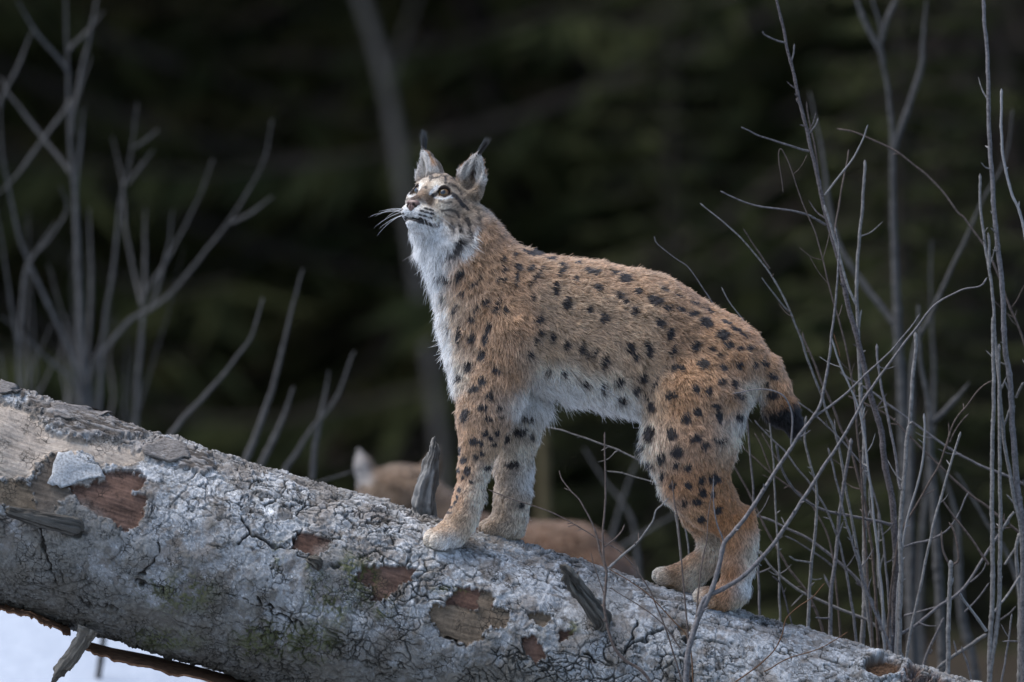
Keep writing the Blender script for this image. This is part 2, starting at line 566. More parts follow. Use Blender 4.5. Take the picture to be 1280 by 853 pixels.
EYE = (34.0, 32.5, 12.0)          # eyeball centre in the head frame, mirrored
EYE_R = 15.5

def lynx_field():
    x0, x1 = BA(488, 0, 0)[0], BA(1020, 0, 0)[0]
    xm = BA(628, 0, 0)[0]
    z0, z1 = BA(0, 790, 0)[2], BA(0, 168, 0)[2]
    zm = BA(0, 335, 0)[2]
    X = np.concatenate([np.arange(x0, xm, 0.0023), np.arange(xm, x1, 0.0042)])
    Z = np.concatenate([np.arange(z0, zm, 0.0042), np.arange(zm, z1, 0.0023)])
    Y = np.arange(-0.235, 0.15, 0.0032)
    f = Field(X, Y, Z)
    u = PX
    # trunk
    f.ell(B(648, 402), (86*u, .086, 80*u), k=.03)
    f.cone(B(655, 396), B(730, 412), 74*u, 79*u, k=.04, flat=1.55)
    f.cone(B(730, 412), B(800, 428), 79*u, 82*u, k=.05, flat=1.55)
    f.cone(B(800, 430), B(872, 452), 81*u, 68*u, k=.05, flat=1.45)
    f.ell(B(890, 456), (64*u, .088, 56*u), k=.035)
    f.ell(B(668, 364), (50*u, .062, 34*u), k=.035)          # withers
    f.ell(B(603, 402), (45*u, .060, 74*u), k=.045)          # breast
    f.ell(B(918, 458), (38*u, .060, 40*u), k=.035)          # rump
    # neck
    f.cone(B(632, 386), B(576, 298, -.01), 56*u, 47*u, k=.045, flat=1.10)
    f.cone(BA(590, 455, -.105), BA(600, 530, -.125), 24*u, 24*u, k=.03)
    f.cone(B(607, 388), B(564, 302, -.01), 40*u, 33*u, k=.045)
    # tail
    f.chain([(B(932, 452, .005), 22*u), (B(954, 462, .01), 20*u), (B(966, 486, .01), 19.5*u), (B(976, 510, .01), 18*u), (B(992, 534, .01), 10*u)], k=.014)
    # near front leg (shoulder blade, arm, forearm, wrist, paw)
    f.ell(BA(625, 405, -.118), (50*u, .036, 62*u), k=.05)
    f.chain([(BA(640, 420, -.112), 48*u), (BA(618, 486, -.124), 34*u), (BA(606, 520, -.130), 28*u), (BA(600, 552, -.135), 22*u),
             (BA(592, 588, -.138), 16.2*u), (BA(586.5, 620, -.141), 15.4*u), (BA(579, 646, -.143), 15.6*u), (BA(566, 664, -.146), 17*u)], k=.022)
    f.ell(BA(562, 667, -.147), (19*u, .029, 14.5*u), k=.016)
    for dy, xx, yy in ((-.029, 552, 673), (-.0105, 544, 672), (.009, 544, 670), (.027, 551, 668)):
        f.ell(BA(xx, yy, -.150 + dy), (13*u, .0112, 11.5*u), k=.003)
        f.ell(BA(xx - 6, yy + 2, -.150 + dy), (8.5*u, .0108, 9.5*u), k=.003)
    # far front leg
    f.ell(B(640, 410, .045), (46*u, .036, 56*u), k=.05)
    f.chain([(BA(648, 430, -.020), 44*u), (BA(652, 500, -.006), 26*u), (BA(646, 545, -.002), 22*u), (BA(642, 588, .000), 20*u),
             (BA(640, 622, .000), 19*u), (BA(637, 645, -.002), 18*u), (BA(626, 660, -.004), 16*u)], k=.022)
    f.ell(BA(620, 661, -.006), (19*u, .030, 12.5*u), k=.016)
    f.ell(BA(638, 664, -.004), (17*u, .026, 11*u), k=.016)
    for dy, xx, yy in ((-.025, 613, 662), (-.009, 609, 660), (.008, 609, 659), (.022, 613, 658)):
        f.ell(BA(xx, yy, -.008 + dy), (11*u, .0105, 10*u), k=.005)
    # near hind leg
    f.ell(B(868, 492, -.052), (64*u, .042, 80*u), k=.05)
    f.chain([(BA(868, 500, -.070), 60*u), (BA(862, 556, -.084), 53*u), (BA(868, 600, -.088), 40*u), (BA(888, 630, -.088), 30*u),
             (BA(916, 652, -.084), 20*u), (BA(924, 676, -.080), 17*u), (BA(922, 708, -.076), 16.3*u), (BA(916, 738, -.072), 16.5*u), (BA(898, 750, -.070), 14*u)], k=.022, flat=1.08)
    f.cone(BA(934, 642, -.082), BA(934, 668, -.080), 8*u, 9*u, k=.02)
    f.ell(BA(897, 748, -.071), (20*u, .028, 13*u), k=.016)
    for dy, xx, yy in ((-.025, 886, 748), (-.009, 880, 747), (.008, 879, 745), (.022, 884, 744)):
        f.ell(BA(xx - 2, yy, -.072 + dy * 1.1), (12*u, .0108, 11.5*u), k=.003)
    # far hind leg
    f.ell(B(868, 500, .045), (56*u, .036, 70*u), k=.05)
    f.chain([(BA(858, 540, .045), 46*u), (BA(862, 600, .045), 32*u), (BA(880, 642, .042), 24*u), (BA(894, 674, .038), 18*u),
             (BA(899, 694, .034), 16*u), (BA(873, 708, .030), 14*u), (BA(846, 720, .026), 13*u)], k=.022)
    f.ell(BA(838, 722, .024), (20*u, .028, 12*u), k=.016)
    f.cone(BA(893, 692, .034), BA(858, 732, .028), 14*u, 10*u, k=.02)
    for dy, xx, yy in ((-.024, 831, 722), (-.009, 826, 720), (.008, 826, 719), (.021, 831, 719)):
        f.ell(BA(xx, yy, .022 + dy * 1.1), (11*u, .0105, 10*u), k=.003)
    # ---- head
    m = .001
    def he(a, b, c, ra, rb, rc, k=.012, M=HM): f.ell(HP(a, b, c), (ra*m, rb*m, rc*m), M, k)
    he(-8, 0, 8, 66, 60, 51, k=.03)
    he(-20, 0, -25, 56, 58, 50, k=.03)
    f.cone(HP(14, 0, 39), HP(60, 0, -2), 25*m, 15*m, k=.018)
    f.cone(HP(60, 0, -3), HP(92, 0, -27), 15*m, 12*m, k=.010)
    he(62, 0, -42, 38, 30, 24, k=.018)
    for s in (-1, 1):
        he(24, 25*s, 34, 22, 19, 9, k=.016)
        he(28, 46*s, -6, 22, 13, 16, k=.018)
        he(2, 42*s, -22, 44, 26, 40, k=.022)
        he(79, 16.5*s, -45, 22, 18.5, 17, k=.006)
        he(60, 24*s, -49, 26, 17, 17, k=.012)
        he(38, 36*s, -10, 16, 14, 9, k=.015)
        he(-22, 50*s, -52, 28, 16, 32, k=.02)
    he(76, 0, -70, 20, 17, 12, k=.008)
    he(46, 0, -69, 36, 26, 18, k=.016)
    he(14, 0, -74, 34, 30, 26, k=.02)
    f.cut(HP(90, 0, -62), (28*m, 32*m, 2.4*m), HM, k=.004)
    # ears: a cupped cone each
    for s in (-1, 1):
        base = HP(-26, 52*s, 45); tip = HP(1, 76*s, 124)
        ax = norm(tip - base)
        fac = norm(HF * .85 + HL * s * .42 - HU * 0.1); fac = norm(fac - ax * (fac @ ax))
        sd = np.cross(ax, fac)
        M = np.stack([fac, sd, ax])
        L = np.linalg.norm(tip - base)
        f.cone(base, base + ax * L * .35, 33*m, 31*m, k=.012)
        f.cone(base + ax * L * .33, base + ax * L * .70, 31*m, 18*m, k=.008)
        f.cone(base + ax * L * .68, tip, 15.5*m, 2.5*m, k=.006)
    for s in (-1, 1):
        base = HP(-26, 52*s, 45); tip = HP(1, 76*s, 124)
        ax = norm(tip - base)
        fac = norm(HF * .85 + HL * s * .42 - HU * 0.1); fac = norm(fac - ax * (fac @ ax))
        sd = np.cross(ax, fac); M = np.stack([fac, sd, ax]); L = np.linalg.norm(tip - base)
        cc = base + ax * L * .44 + fac * 19*m
        f.cut(cc, (26*m, 23.5*m, 43*m), M, k=.004)
        f.cut(base + ax * L * .72 + fac * 10*m, (10*m, 10*m, 20*m), M, k=.006)
    # eye sockets
    for s in (-1, 1):
        c = HP(EYE[0], EYE[1]*s, EYE[2])
        f.ell(c, (19*m, 19*m, 18*m), HM, k=.01)
        g = norm(HF * .86 + HL * s * .46 + HU * .12)
        sd = norm(np.cross(HU, g)); uu = np.cross(g, sd)
        tilt = R(14) * s
        a1 = sd * math.cos(tilt) + uu * math.sin(tilt); a2 = np.cross(g, a1)
        f.cut(c + g * 16*m, (16*m, 14.5*m, 8.8*m), np.stack([g, a1, a2]), k=.002)
    # nose pad hollowed nostrils are on the nose's own mesh
    return f

def eye_gaze(s): return norm(HF * .93 + HL * s * .30 + HU * .10)

# ---- coat: guides (px, py, depth or None, hair direction in the picture, length mm, lift, colour)
TAN = (.405, .238, .135); TANL = (.485, .325, .205); GREY = (.32, .232, .160); CREAM = (.74, .63, .51); WHITE = (.87, .85, .83)
RUF = (.41, .184, .073); RUFL = (.46, .252, .130); BLACK = (.012, .011, .012); DBROWN = (.055, .032, .022)
GUIDES = [
 (635,300,None, .5,.85, 15,.35, TAN), (655,318,None,.8,.5,14,.3,TAN), (690,330,None,1,.15,13,.28,TAN), (740,340,None,1,.1,13,.28,TAN),
 (800,348,None,1,.25,13,.28,TAN), (850,372,None,1,.45,13,.28,TAN), (900,410,None,1,.6,13,.28,RUFL), (935,432,None,1,.7,13,.3,RUFL),
 (640,350,None,.75,.7,14,.32,TAN), (690,375,None,.95,.35,15,.34,TANL), (740,385,None,.95,.35,15,.34,TANL), (800,400,None,.9,.45,15,.34,TANL), (850,420,None,.85,.55,14,.3,TAN),
 (650,400,None,.6,.8,15,.34,TAN), (690,430,None,.75,.65,18,.36,TANL), (740,440,None,.75,.65,19,.38,TANL), (800,450,None,.7,.7,18,.36,TANL),
 (690,470,None,.55,.85,24,.4,CREAM), (740,490,None,.55,.85,26,.42,CREAM), (785,515,None,.5,.85,26,.42,CREAM),
 (665,500,None,.2,1,34,.42,WHITE), (690,505,None,.4,.9,42,.5,WHITE), (730,525,None,.4,.9,44,.5,WHITE), (775,545,None,.35,.95,42,.5,WHITE), (800,552,None,.25,1,30,.45,CREAM),
 (650,490,-.02,.1,1,28,.4,WHITE),
 (600,330,None,.35,.95,18,.34,TAN), (580,350,None,.2,1,20,.34,TAN), (600,400,None,.2,1,16,.3,TAN), (620,440,None,.25,1,14,.28,TAN), (600,470,None,.05,1,13,.28,TAN),
 (640,470,None,.3,1,18,.3,TAN), (552,385,None,-.1,1,24,.4,CREAM), (562,425,None,-.05,1,22,.4,CREAM), (540,345,None,-.15,1,28,.42,WHITE), (530,320,None,-.2,1,28,.42,WHITE),
 (572,470,None,-.1,1,20,.42,CREAM), (565,380,None,.05,1,18,.34,TANL), (578,420,None,.05,1,15,.32,TAN), (592,300,None,.5,.85,20,.35,TAN), (615,280,None,.5,.85,16,.32,TAN),
 # near front leg
 (590,500,-.13,-.05,1,12,.25,TAN), (610,520,-.13,.05,1,12,.25,TAN), (590,550,-.14,-.1,1,10,.24,TAN), (608,560,-.14,.1,1,12,.28,TANL), (585,590,-.14,-.15,1,9,.24,RUFL), (603,595,-.14,.15,1,11,.3,CREAM),
 (575,625,-.14,-.2,1,8,.24,RUFL), (598,625,-.14,.15,1,12,.32,CREAM), (575,650,-.15,-.5,.8,8,.25,TANL), (592,655,-.14,.1,1,11,.3,CREAM), (552,658,-.15,-.8,.5,5,.25,TANL), (535,672,-.15,-.8,.6,4.5,.25,CREAM), (560,682,-.15,-.5,.8,9,.3,WHITE),
 # far front leg
 (650,520,0,.05,1,18,.34,CREAM), (640,545,0,0,1,13,.3,GREY), (655,560,0,.15,1,14,.35,CREAM), (640,590,0,0,1,11,.28,GREY), (660,600,0,.2,1,14,.38,WHITE), (640,620,0,0,1,10,.28,GREY), (655,640,0,.15,1,12,.35,CREAM),
 (628,640,0,-.3,.9,8,.26,GREY), (605,660,0,-.7,.6,5,.26,GREY), (620,665,0,-.4,.8,8,.26,GREY), (645,668,0,.1,1,9,.3,CREAM),
 # hind quarters
 (880,470,None,.55,.8,13,.28,RUFL), (930,455,None,.4,.9,13,.28,RUFL), (915,500,None,.3,.95,13,.28,RUFL), (850,500,None,.45,.9,14,.28,RUFL), (815,500,None,.5,.85,18,.34,TANL),
 (940,490,None,.2,1,20,.36,CREAM), (940,520,None,.1,1,24,.4,WHITE), (925,555,None,.05,1,22,.38,CREAM),
 (870,545,-.1,.2,1,12,.25,RUF), (900,560,-.1,.15,1,12,.25,RUFL), (830,555,-.1,.2,1,13,.28,RUFL), (808,570,-.06,0,1,20,.38,CREAM), (825,610,-.06,.1,1,16,.36,CREAM), (850,600,-.1,.2,1,11,.25,RUF), (880,600,-.1,.25,1,11,.24,RUF), (905,600,-.1,.2,1,11,.28,RUF),
 (900,630,-.1,.5,.85,10,.22,RUF), (930,640,-.1,.3,.95,10,.24,RUF), (870,630,-.1,.4,.9,10,.24,RUFL), (918,680,-.08,-.05,1,9,.22,RUF), (940,690,-.08,.15,1,13,.36,CREAM), (936,730,-.08,.1,1,12,.36,WHITE), (915,715,-.08,-.1,1,9,.22,RUF),
 (905,742,-.07,-.6,.7,8,.24,RUF), (880,745,-.07,-.8,.5,5,.24,RUFL), (870,742,-.07,-.9,.4,4,.24,CREAM), (900,760,-.07,-.5,.8,8,.28,RUFL), (925,757,-.07,.1,1,10,.3,CREAM),
 (845,640,.04,.1,1,12,.3,RUFL), (870,660,.04,.4,.9,10,.26,RUFL), (890,680,.04,.3,.9,12,.3,CREAM), (862,700,.03,-.6,.7,8,.24,RUFL), (870,715,.03,-.5,.8,11,.32,CREAM), (840,715,.03,-.9,.4,6,.24,RUFL), (825,715,.03,-.9,.4,4.5,.24,CREAM),
 # tail
 (958,450,None,.6,.8,14,.3,RUFL), (972,475,None,.35,.95,14,.3,RUFL), (980,500,None,.3,.95,15,.3,RUF), (990,525,None,.45,.9,16,.3,BLACK), (965,505,None,.4,.9,15,.3,RUFL),
]
# head guides (a, |b|, c) mm: direction (a,|b|,c), length, lift, colour
BRIDGE = (.25, .155, .095)
HG = [
 (94,0,-20, -.6,0,.8, 3,.2,DBROWN), (78,0,-10, -.7,0,.7, 4,.22,BRIDGE), (45,0,15,-.7,0,.7,5,.22,GREY), (25,0,45,-.8,0,.5,6,.25,GREY), (0,0,60,-1,0,.1,8,.28,GREY), (-35,0,52,-1,0,-.3,11,.3,GREY),
 (30,30,38,-.8,.3,.5,6,.25,GREY), (0,40,48,-.9,.3,.2,8,.28,GREY), (-20,30,58,-1,.1,0,8,.28,GREY), (64,14,-14,-.8,.4,.4,5,.22,BRIDGE),
 (84,24,-40,-.8,.6,0,4,.2,CREAM), (64,38,-44,-.9,.5,-.1,5,.22,CREAM), (98,12,-48,-.5,.6,-.4,3.5,.2,WHITE), (80,30,-55,-.7,.5,-.4,4,.22,WHITE),
 (48,36,-18,-.8,.5,-.1,6,.22,CREAM), (25,52,-10,-.9,.35,-.2,8,.26,GREY), (0,66,-5,-.95,.2,-.2,11,.28,GREY), (-20,66,10,-1,.1,-.1,11,.28,GREY),
 (25,50,-40,-.8,.3,-.5,10,.3,GREY), (0,62,-40,-.75,.25,-.6,14,.3,GREY), (-25,64,-40,-.7,.2,-.7,18,.34,GREY), (-30,60,-75,-.5,.2,-.85,26,.38,CREAM), (0,50,-75,-.5,.2,-.8,22,.36,WHITE),
 (84,0,-80,-.6,0,-.8,8,.35,WHITE), (92,8,-74,-.3,.3,-.9,6,.35,WHITE), (50,20,-82,-.5,.1,-.85,14,.4,WHITE), (30,10,-90,-.4,0,-.9,22,.42,WHITE), (0,15,-95,-.3,0,-.95,28,.42,WHITE), (30,36,-68,-.7,.3,-.6,12,.34,WHITE),
 (-60,40,20,-1,0,-.4,13,.32,GREY), (-60,50,-30,-.9,.1,-.5,16,.34,GREY),
 (48,20,22,-.7,.3,.6,5,.22,CREAM),
]

# coat spots read off the photograph: (x, y, half width, half height[, turn]) in four enlarged crops
SP2 = [(543,143,12,7),(632,143,36,8,5),(583,128,14,5,10),(715,167,20,6,5),(770,198,14,9,-20),(848,192,15,5),(490,165,12,9,-30),(493,210,9,17),(562,203,12,18),(620,210,20,12,-35),
 (553,262,8,35,8),(465,258,9,13),(494,265,11,13),(370,262,36,5,-45),(345,285,20,5,-40),(645,250,5,55,35),(767,230,26,9,-35),(838,268,11,18,5),(900,231,16,11),(936,238,17,11),(945,307,17,14,20),
 (741,312,16,28,5),(796,383,22,27),(415,367,14,20,-10),(467,380,12,35,20),(370,400,8,28,20),(305,320,8,14,15),(270,395,8,28,20),(342,452,10,12),(505,410,8,18),(240,480,9,18,15),
 (286,525,10,36,5),(350,538,15,28,5),(433,488,12,27,10),(418,540,9,28,10),(630,350,8,20,10),(660,455,14,20),(720,540,14,26,5),(792,570,13,28,15),(905,412,11,14),
 (972,455,20,18),(868,590,14,24),(895,625,11,12),(935,605,9,24,15),(970,650,20,32,25),(622,618,9,13),(397,622,18,23),(335,675,15,20),(288,727,13,19),(465,697,15,13),(403,750,15,20,20),
 (363,787,14,14),(440,817,16,14),(783,708,9,14),(715,700,7,14),(875,755,11,14),(970,775,12,26),(210,235,13,14),(237,255,10,18,15),(290,235,14,24,20),(218,350,7,24,20),(668,520,7,15),(645,550,7,14)]
SP3 = [(10,75,12,9),(90,72,16,8),(133,100,24,17,20),(14,138,15,13),(107,172,18,13,10),(133,205,13,15),(192,153,18,12),(177,243,18,18),(268,195,34,15,10),(325,227,20,8),(382,230,16,10),(433,252,24,9),
 (305,147,22,5,25),(365,172,20,5,25),(440,203,16,5,25),(500,235,30,5,28),(580,290,24,6,25),(620,320,24,6,25),(655,345,18,6,28),(487,290,30,17,15),(35,270,22,18),(289,293,18,20,20),(565,347,26,19,-10),(596,388,17,15),(640,404,13,8),
 (446,398,19,20),(520,407,8,9),(547,433,7,9),(333,345,14,24),(345,410,11,26,15),(235,405,15,32,-10),(157,400,19,22),(40,455,16,32,25),(185,440,7,16,20),(357,487,13,20,30),(391,494,16,12),
 (480,475,25,20),(574,488,20,14),(647,477,12,15),(690,405,14,12),(715,475,8,10),(565,549,14,12),(620,558,15,15),(454,580,15,17),(507,592,12,17),(346,606,21,20),(112,540,18,20),(213,530,15,24),
 (182,577,18,14),(270,555,7,26,20),(120,615,16,24,30),(235,610,11,14),(262,655,16,22,-15),(640,610,20,11,10),(538,655,22,10),(458,682,17,17),(410,711,18,22),(557,697,18,22),(650,700,18,10),
 (350,775,19,22),(260,770,14,28),(453,795,18,15),(490,830,16,14),(552,806,24,10,15),(378,845,18,10),(230,825,13,22),(35,575,8,24),(795,525,28,9,15),(800,605,20,15),(770,560,10,10),(760,470,16,7,20)]
SP5 = [(300,5,18,12),(168,50,16,28),(245,57,17,21),(339,75,18,16),(372,106,15,13),(428,85,24,10,10),(268,127,22,18),(207,147,16,22),(263,178,12,12),(314,188,15,15),(165,170,10,16),(209,222,10,16),
 (365,243,13,15),(415,240,20,20),(310,264,14,14),(253,264,11,15),(364,292,13,17),(405,297,11,11),(345,330,14,12),(297,333,10,14),(425,365,16,11),(363,399,15,13),(140,100,8,20)]
SP4 = [(243,25,11,16),(338,43,15,17,30),(305,77,18,12,-30),(372,100,14,14),(403,148,12,9),(338,152,17,13),(272,182,17,19,30),(358,197,13,10),(410,185,14,8),(350,258,14,11),(398,255,9,12),(305,290,18,13),
 (330,300,10,9),(372,278,9,9),(385,303,12,6),(338,338,11,8),(310,355,9,9),(265,370,10,13),(246,335,6,22,10),(278,415,11,17),(248,490,7,10),(245,410,6,9),(355,400,10,7),(225,470,5,10),(238,520,5,8),
 (232,545,5,8),(210,560,12,4,10),(205,585,12,4,10),(262,440,6,8),(290,455,6,6),(265,205,12,5,-20)]
SP4F = [(515,180,24,14),(490,250,24,16,-30),(458,388,22,14),(435,275,14,20),(497,552,12,10),(535,265,9,14)]
def _sp(L, ox, oy, s, far=None):
    return [(ox + q[0] / s, oy + q[1] / s, q[2] / s, q[3] / s, R(q[4]) if len(q) > 4 else 0.0, far) for q in L]
SPOTS = (_sp(SP2, 500, 280, 3.877) + _sp(SP3, 740, 320, 3.5536) + _sp(SP5, 760, 520, 3.158) + _sp(SP4, 500, 460, 3.2808, -1) + _sp(SP4F, 500, 460, 3.2808, 1))

def spot_mask(px, py, y, N):
    """0..1 black spot; the outline of each is ragged"""
    m = np.zeros(px.shape, dtype=np.float32)
    for (cx, cy, rx, ry, an, far) in SPOTS:
        near = (np.abs(px - cx) < 22) & (np.abs(py - cy) < 22)
        if far == -1: near &= y < -.06
        if far == 1: near &= y > -.06
        i = np.nonzero(near)[0]
        if not len(i): continue
        dx, dy = px[i] - cx, py[i] - cy
        ca, sa = math.cos(an), math.sin(an)
        ux, uy = dx * ca + dy * sa, -dx * sa + dy * ca
        q = np.sqrt((ux / (rx * 1.03 + .55)) ** 2 + (uy / (ry * 1.03 + .55)) ** 2)
        m[i] = np.maximum(m[i], 1 - sstep(.88, 1.18, q + .16 * N[i]))
    return m

HEADS = 4.7375
def hz(pts): return [(460 + x / HEADS, 150 + y / HEADS) for x, y in pts]
HLINES = [ # dark marks of the face in the first crop: points, half width (crop px), strength
 ([(478,436),(505,450),(535,480),(560,510),(580,532)],10,1.0), ([(385,454),(412,438)],10,1.0),
 ([(437,540),(480,532),(515,548),(532,572)],6,.75), ([(452,560),(500,575)],4,.5), ([(486,618),(500,645)],11,.75), ([(535,615),(550,655)],9,.9), ([(582,588),(592,615)],11,.95), ([(594,640),(600,690)],10,.95), ([(640,570),(650,605)],8,.7),
 ([(455,345),(455,380)],6,.9), ([(345,380),(380,352),(420,345)],5,.8), ([(395,322),(440,315)],6,.8), ([(480,380),(520,400),(545,440)],5,.6), ([(500,345),(530,372)],6,.65), ([(330,388),(345,408)],6,.7), ([(430,335),(470,338)],5,.6), ([(360,335),(385,328)],5,.6),
 ([(560,470),(580,495)],6,.6), ([(620,520),(640,548)],7,.6), ([(560,560),(566,590)],6,.55), ([(520,590),(530,606)],5,.5), ([(610,450),(630,480)],6,.45),
 ([(302,562),(316,566)],4.5,1), ([(330,570),(346,574)],4.5,1), ([(360,580),(378,584)],4.5,1), ([(312,541),(326,545)],4.5,1), ([(340,549),(356,553)],4.5,1), ([(370,557),(386,560)],4.5,1),
 ([(304,584),(318,589)],4.5,1), ([(332,594),(348,600)],4.5,1), ([(334,526),(350,530)],4.5,1), ([(364,533),(382,539)],4.5,1),
 ([(246,585),(290,596),(340,612),(380,622),(415,628)],8,1.0), ([(545,720),(520,765),(475,812)],18,1.0), ([(420,482),(455,494),(490,490)],5,.6),
]
HWHITE = [([(372,436),(395,416),(412,402)],11,.9), ([(392,462),(430,474),(470,464),(498,458)],7,.9), ([(398,585),(440,612),(470,640)],6,.35), ([(640,650),(620,730),(570,790)],22,.6)]

def coat(P, N, rnd):
    """positions, normals -> flow dir, length (m), lift, colour, spot, hair density"""
    n = len(P)
    px = P[:, 0] / PX + 640; py = 426.5 - P[:, 2] / PX; y = P[:, 1]
    h = to_head(P)
    G = np.array([[g[0], g[1], 0 if g[2] is None else g[2]] for g in GUIDES]); hasy = np.array([g[2] is not None for g in GUIDES])
    GV = np.array([[g[3], g[4], g[5], g[6], *g[7]] for g in GUIDES])
    acc = np.zeros((n, 7)); ws = np.zeros(n)
    for k in range(len(G)):
        d2 = (px - G[k, 0]) ** 2 + (py - G[k, 1]) ** 2
        d2 = d2 + (((y - G[k, 2]) / PX) ** 2 * .8 if hasy[k] else 150.0)
        w = 1.0 / (d2 + 30.0) ** 2.2
        ws += w; acc += w[:, None] * GV[k]
    acc /= ws[:, None]
    flow = np.stack([acc[:, 0], np.zeros(n), -acc[:, 1]], 1)
    L, lift, col = acc[:, 2].copy(), acc[:, 3].copy(), acc[:, 4:7].copy()
    # inner sides of the legs and the underside run pale
    under = sstep(.35, .85, -N[:, 2]) * sstep(430, 480, py) * (1 - sstep(600, 640, py))
    col += (np.array(WHITE) - col) * (under * .7)[:, None]
    front = sstep(.80, 1.0, -N[:, 0] + .10 * rnd) * (1 - sstep(470, 500, py)) * sstep(300, 320, py) * (1 - sstep(600, 640, px))
    col += (np.array(WHITE) - col) * (front * .75)[:, None]
    L += front * 6
    # head
    wh = sstep(-95, -45, h[:, 0] + .25 * h[:, 2]) * sstep(-135, -95, h[:, 2]) * (1 - sstep(95, 120, np.abs(h[:, 1])))
    wh = wh * (np.linalg.norm(P - HC, axis=1) < .19)
    hb = np.abs(h[:, 1])
    accH = np.zeros((n, 8)); wsH = np.zeros(n)
    for g in HG:
        d2 = (h[:, 0] - g[0]) ** 2 + (hb - g[1]) ** 2 + (h[:, 2] - g[2]) ** 2
        w = 1.0 / (d2 + 30.0) ** 2.2
        wsH += w; accH += w[:, None] * np.array([g[3], g[4], g[5], g[6], g[7], *g[8]])
    accH /= wsH[:, None]
    sgn = np.sign(h[:, 1]) + (h[:, 1] == 0)
    fh = accH[:, 0:1] * HF + (accH[:, 1] * sgn)[:, None] * HL + accH[:, 2:3] * HU
    flow = flow * (1 - wh)[:, None] + fh * wh[:, None]
    L = L * (1 - wh) + accH[:, 3] * np.where(accH[:, 3] < 15, .72, 1.0) * wh
    lift = lift * (1 - wh) + accH[:, 4] * wh
    col = col * (1 - wh)[:, None] + accH[:, 5:8] * wh[:, None]
    # ears
    ear = (h[:, 2] > 52 - .18 * (h[:, 0] + 26)) & (hb > 26) & (h[:, 2] > 46) & (wh > .2)
    earw = np.zeros(n)
    for s in (-1, 1):
        base = HP(-26, 52*s, 45); tip = HP(1, 76*s, 124); ax = norm(tip - base); Le = np.linalg.norm(tip - base)
        fac = norm(HF * .85 + HL * s * .42 - HU * 0.1); fac = norm(fac - ax * (fac @ ax)); sd = np.cross(ax, fac)
        q = P - base; t = (q @ ax) / Le; r = np.linalg.norm(q - np.outer(q @ ax, ax), axis=1)
        on = (t > .12) & (r < .034) & (sgn == s) & (wh > .05)
        if not on.any(): continue
        nf = N @ fac
        side = q @ sd
        inner = on & (nf > -.25) & ((q @ fac) < .026)
        ew = sstep(.12, .35, t) * on
        flow = np.where(on[:, None], flow * (1 - ew)[:, None] + ew[:, None] * (ax + .25 * fac), flow)
        L = np.where(on, L * (1 - ew) + ew * 5, L); lift = np.where(on, .25, lift)
        back = np.array((.20, .155, .12)); rim = np.array((.42, .22, .10)); ins = np.array((.62, .58, .54))
        cb = np.where(inner[:, None], ins, back)
        rimw = np.exp(-((nf + .05) / .28) ** 2)[:, None] * sstep(.3, .5, t)[:, None]
        cb = cb * (1 - rimw) + rim * rimw
        dark = (sstep(.72, .95, t) * .7 * (~inner))[:, None]
        cb = cb * (1 - dark) + np.array(DBROWN) * dark
        pit = (inner * sstep(.018, .004, np.abs(side - .002)) * (1 - sstep(.35, .75, t)) * .92)[:, None]
        cb = cb * (1 - pit) + np.array(DBROWN) * pit
        col = np.where(on[:, None], col * (1 - ew)[:, None] + cb * ew[:, None], col)
        L = np.where(inner, 3 + 7 * rnd ** 2, L); lift = np.where(inner, .35, lift)
        earw = np.maximum(earw, ew)
    # face marks, mirrored from the side that faces the photograph
    Pm = HC + (h[:, 0:1] * HF + hb[:, None] * HL + h[:, 2:3] * HU) / 1000.0
    cx = (Pm[:, 0] / PX + 640 - 460) * HEADS; cy = (426.5 - Pm[:, 2] / PX - 150) * HEADS
    wob = fbm(P * 260, 3, 2)
    face = (wh > .3) & (earw < .3) & (h[:, 0] > -75)
    dk = np.zeros(n); lt = np.zeros(n)
    fi = np.nonzero(face)[0]
    for pts, hw, st in HWHITE:
        lt[fi] = np.maximum(lt[fi], st * (1 - sstep(.6, 1.5, line_d(cx[fi], cy[fi], pts) / hw + .3 * wob[fi])))
    for pts, hw, st in HLINES:
        dk[fi] = np.maximum(dk[fi], st * (1 - sstep(.75, 1.45, line_d(cx[fi], cy[fi], pts) / (hw * 1.05 + .8) + .22 * wob[fi])))
    # eye rims
    for s in (-1, 1):
        c = HP(EYE[0], EYE[1]*s, EYE[2]); g = norm(HF * .86 + HL * s * .46 + HU * .12)
        q = P - c; r = np.linalg.norm(q - np.outer(q @ g, g), axis=1) * 1000
        on = (q @ g > 0) & (np.linalg.norm(q, axis=1) < .03)
        dk = np.where(on, np.maximum(dk, 1 - sstep(13.5, 18.0, r)), dk)
    col += (np.array(WHITE) - col) * lt[:, None]
    col += (np.array(BLACK) * 1.6 - col) * (np.clip(dk * 1.15, 0, 1) * .95)[:, None]
    # black tail end
    tail = sstep(-8, 6, (px - 958) * .35 + (py - 512) * .94 + 6 * wob) * (px > 948) * (py > 480) * (py < 580)
    col += (np.array(BLACK) - col) * tail[:, None]
    sp = spot_mask(px, py, y, fbm(P * 330, 8, 2)) * (1 - sstep(.05, .3, wh)) * (1 - front * .9)
    bare = np.zeros(n)
    nose = np.linalg.norm((h - np.array((99, 0, -34))) / np.array((13, 17, 12)), axis=1)
    bare = np.maximum(bare, 1 - sstep(.8, 1.05, nose))
    for s in (-1, 1):
        c = HP(EYE[0], EYE[1]*s, EYE[2])
        g = norm(HF * .86 + HL * s * .46 + HU * .12)
        q = P - c; r = np.linalg.norm(q - np.outer(q @ g, g), axis=1) * 1000
        bare = np.maximum(bare, ((r < 15.5) & (q @ g > 0) & (np.linalg.norm(q, axis=1) < .032)).astype(float))
    return flow, L * .001, lift, col, sp, 1 - bare

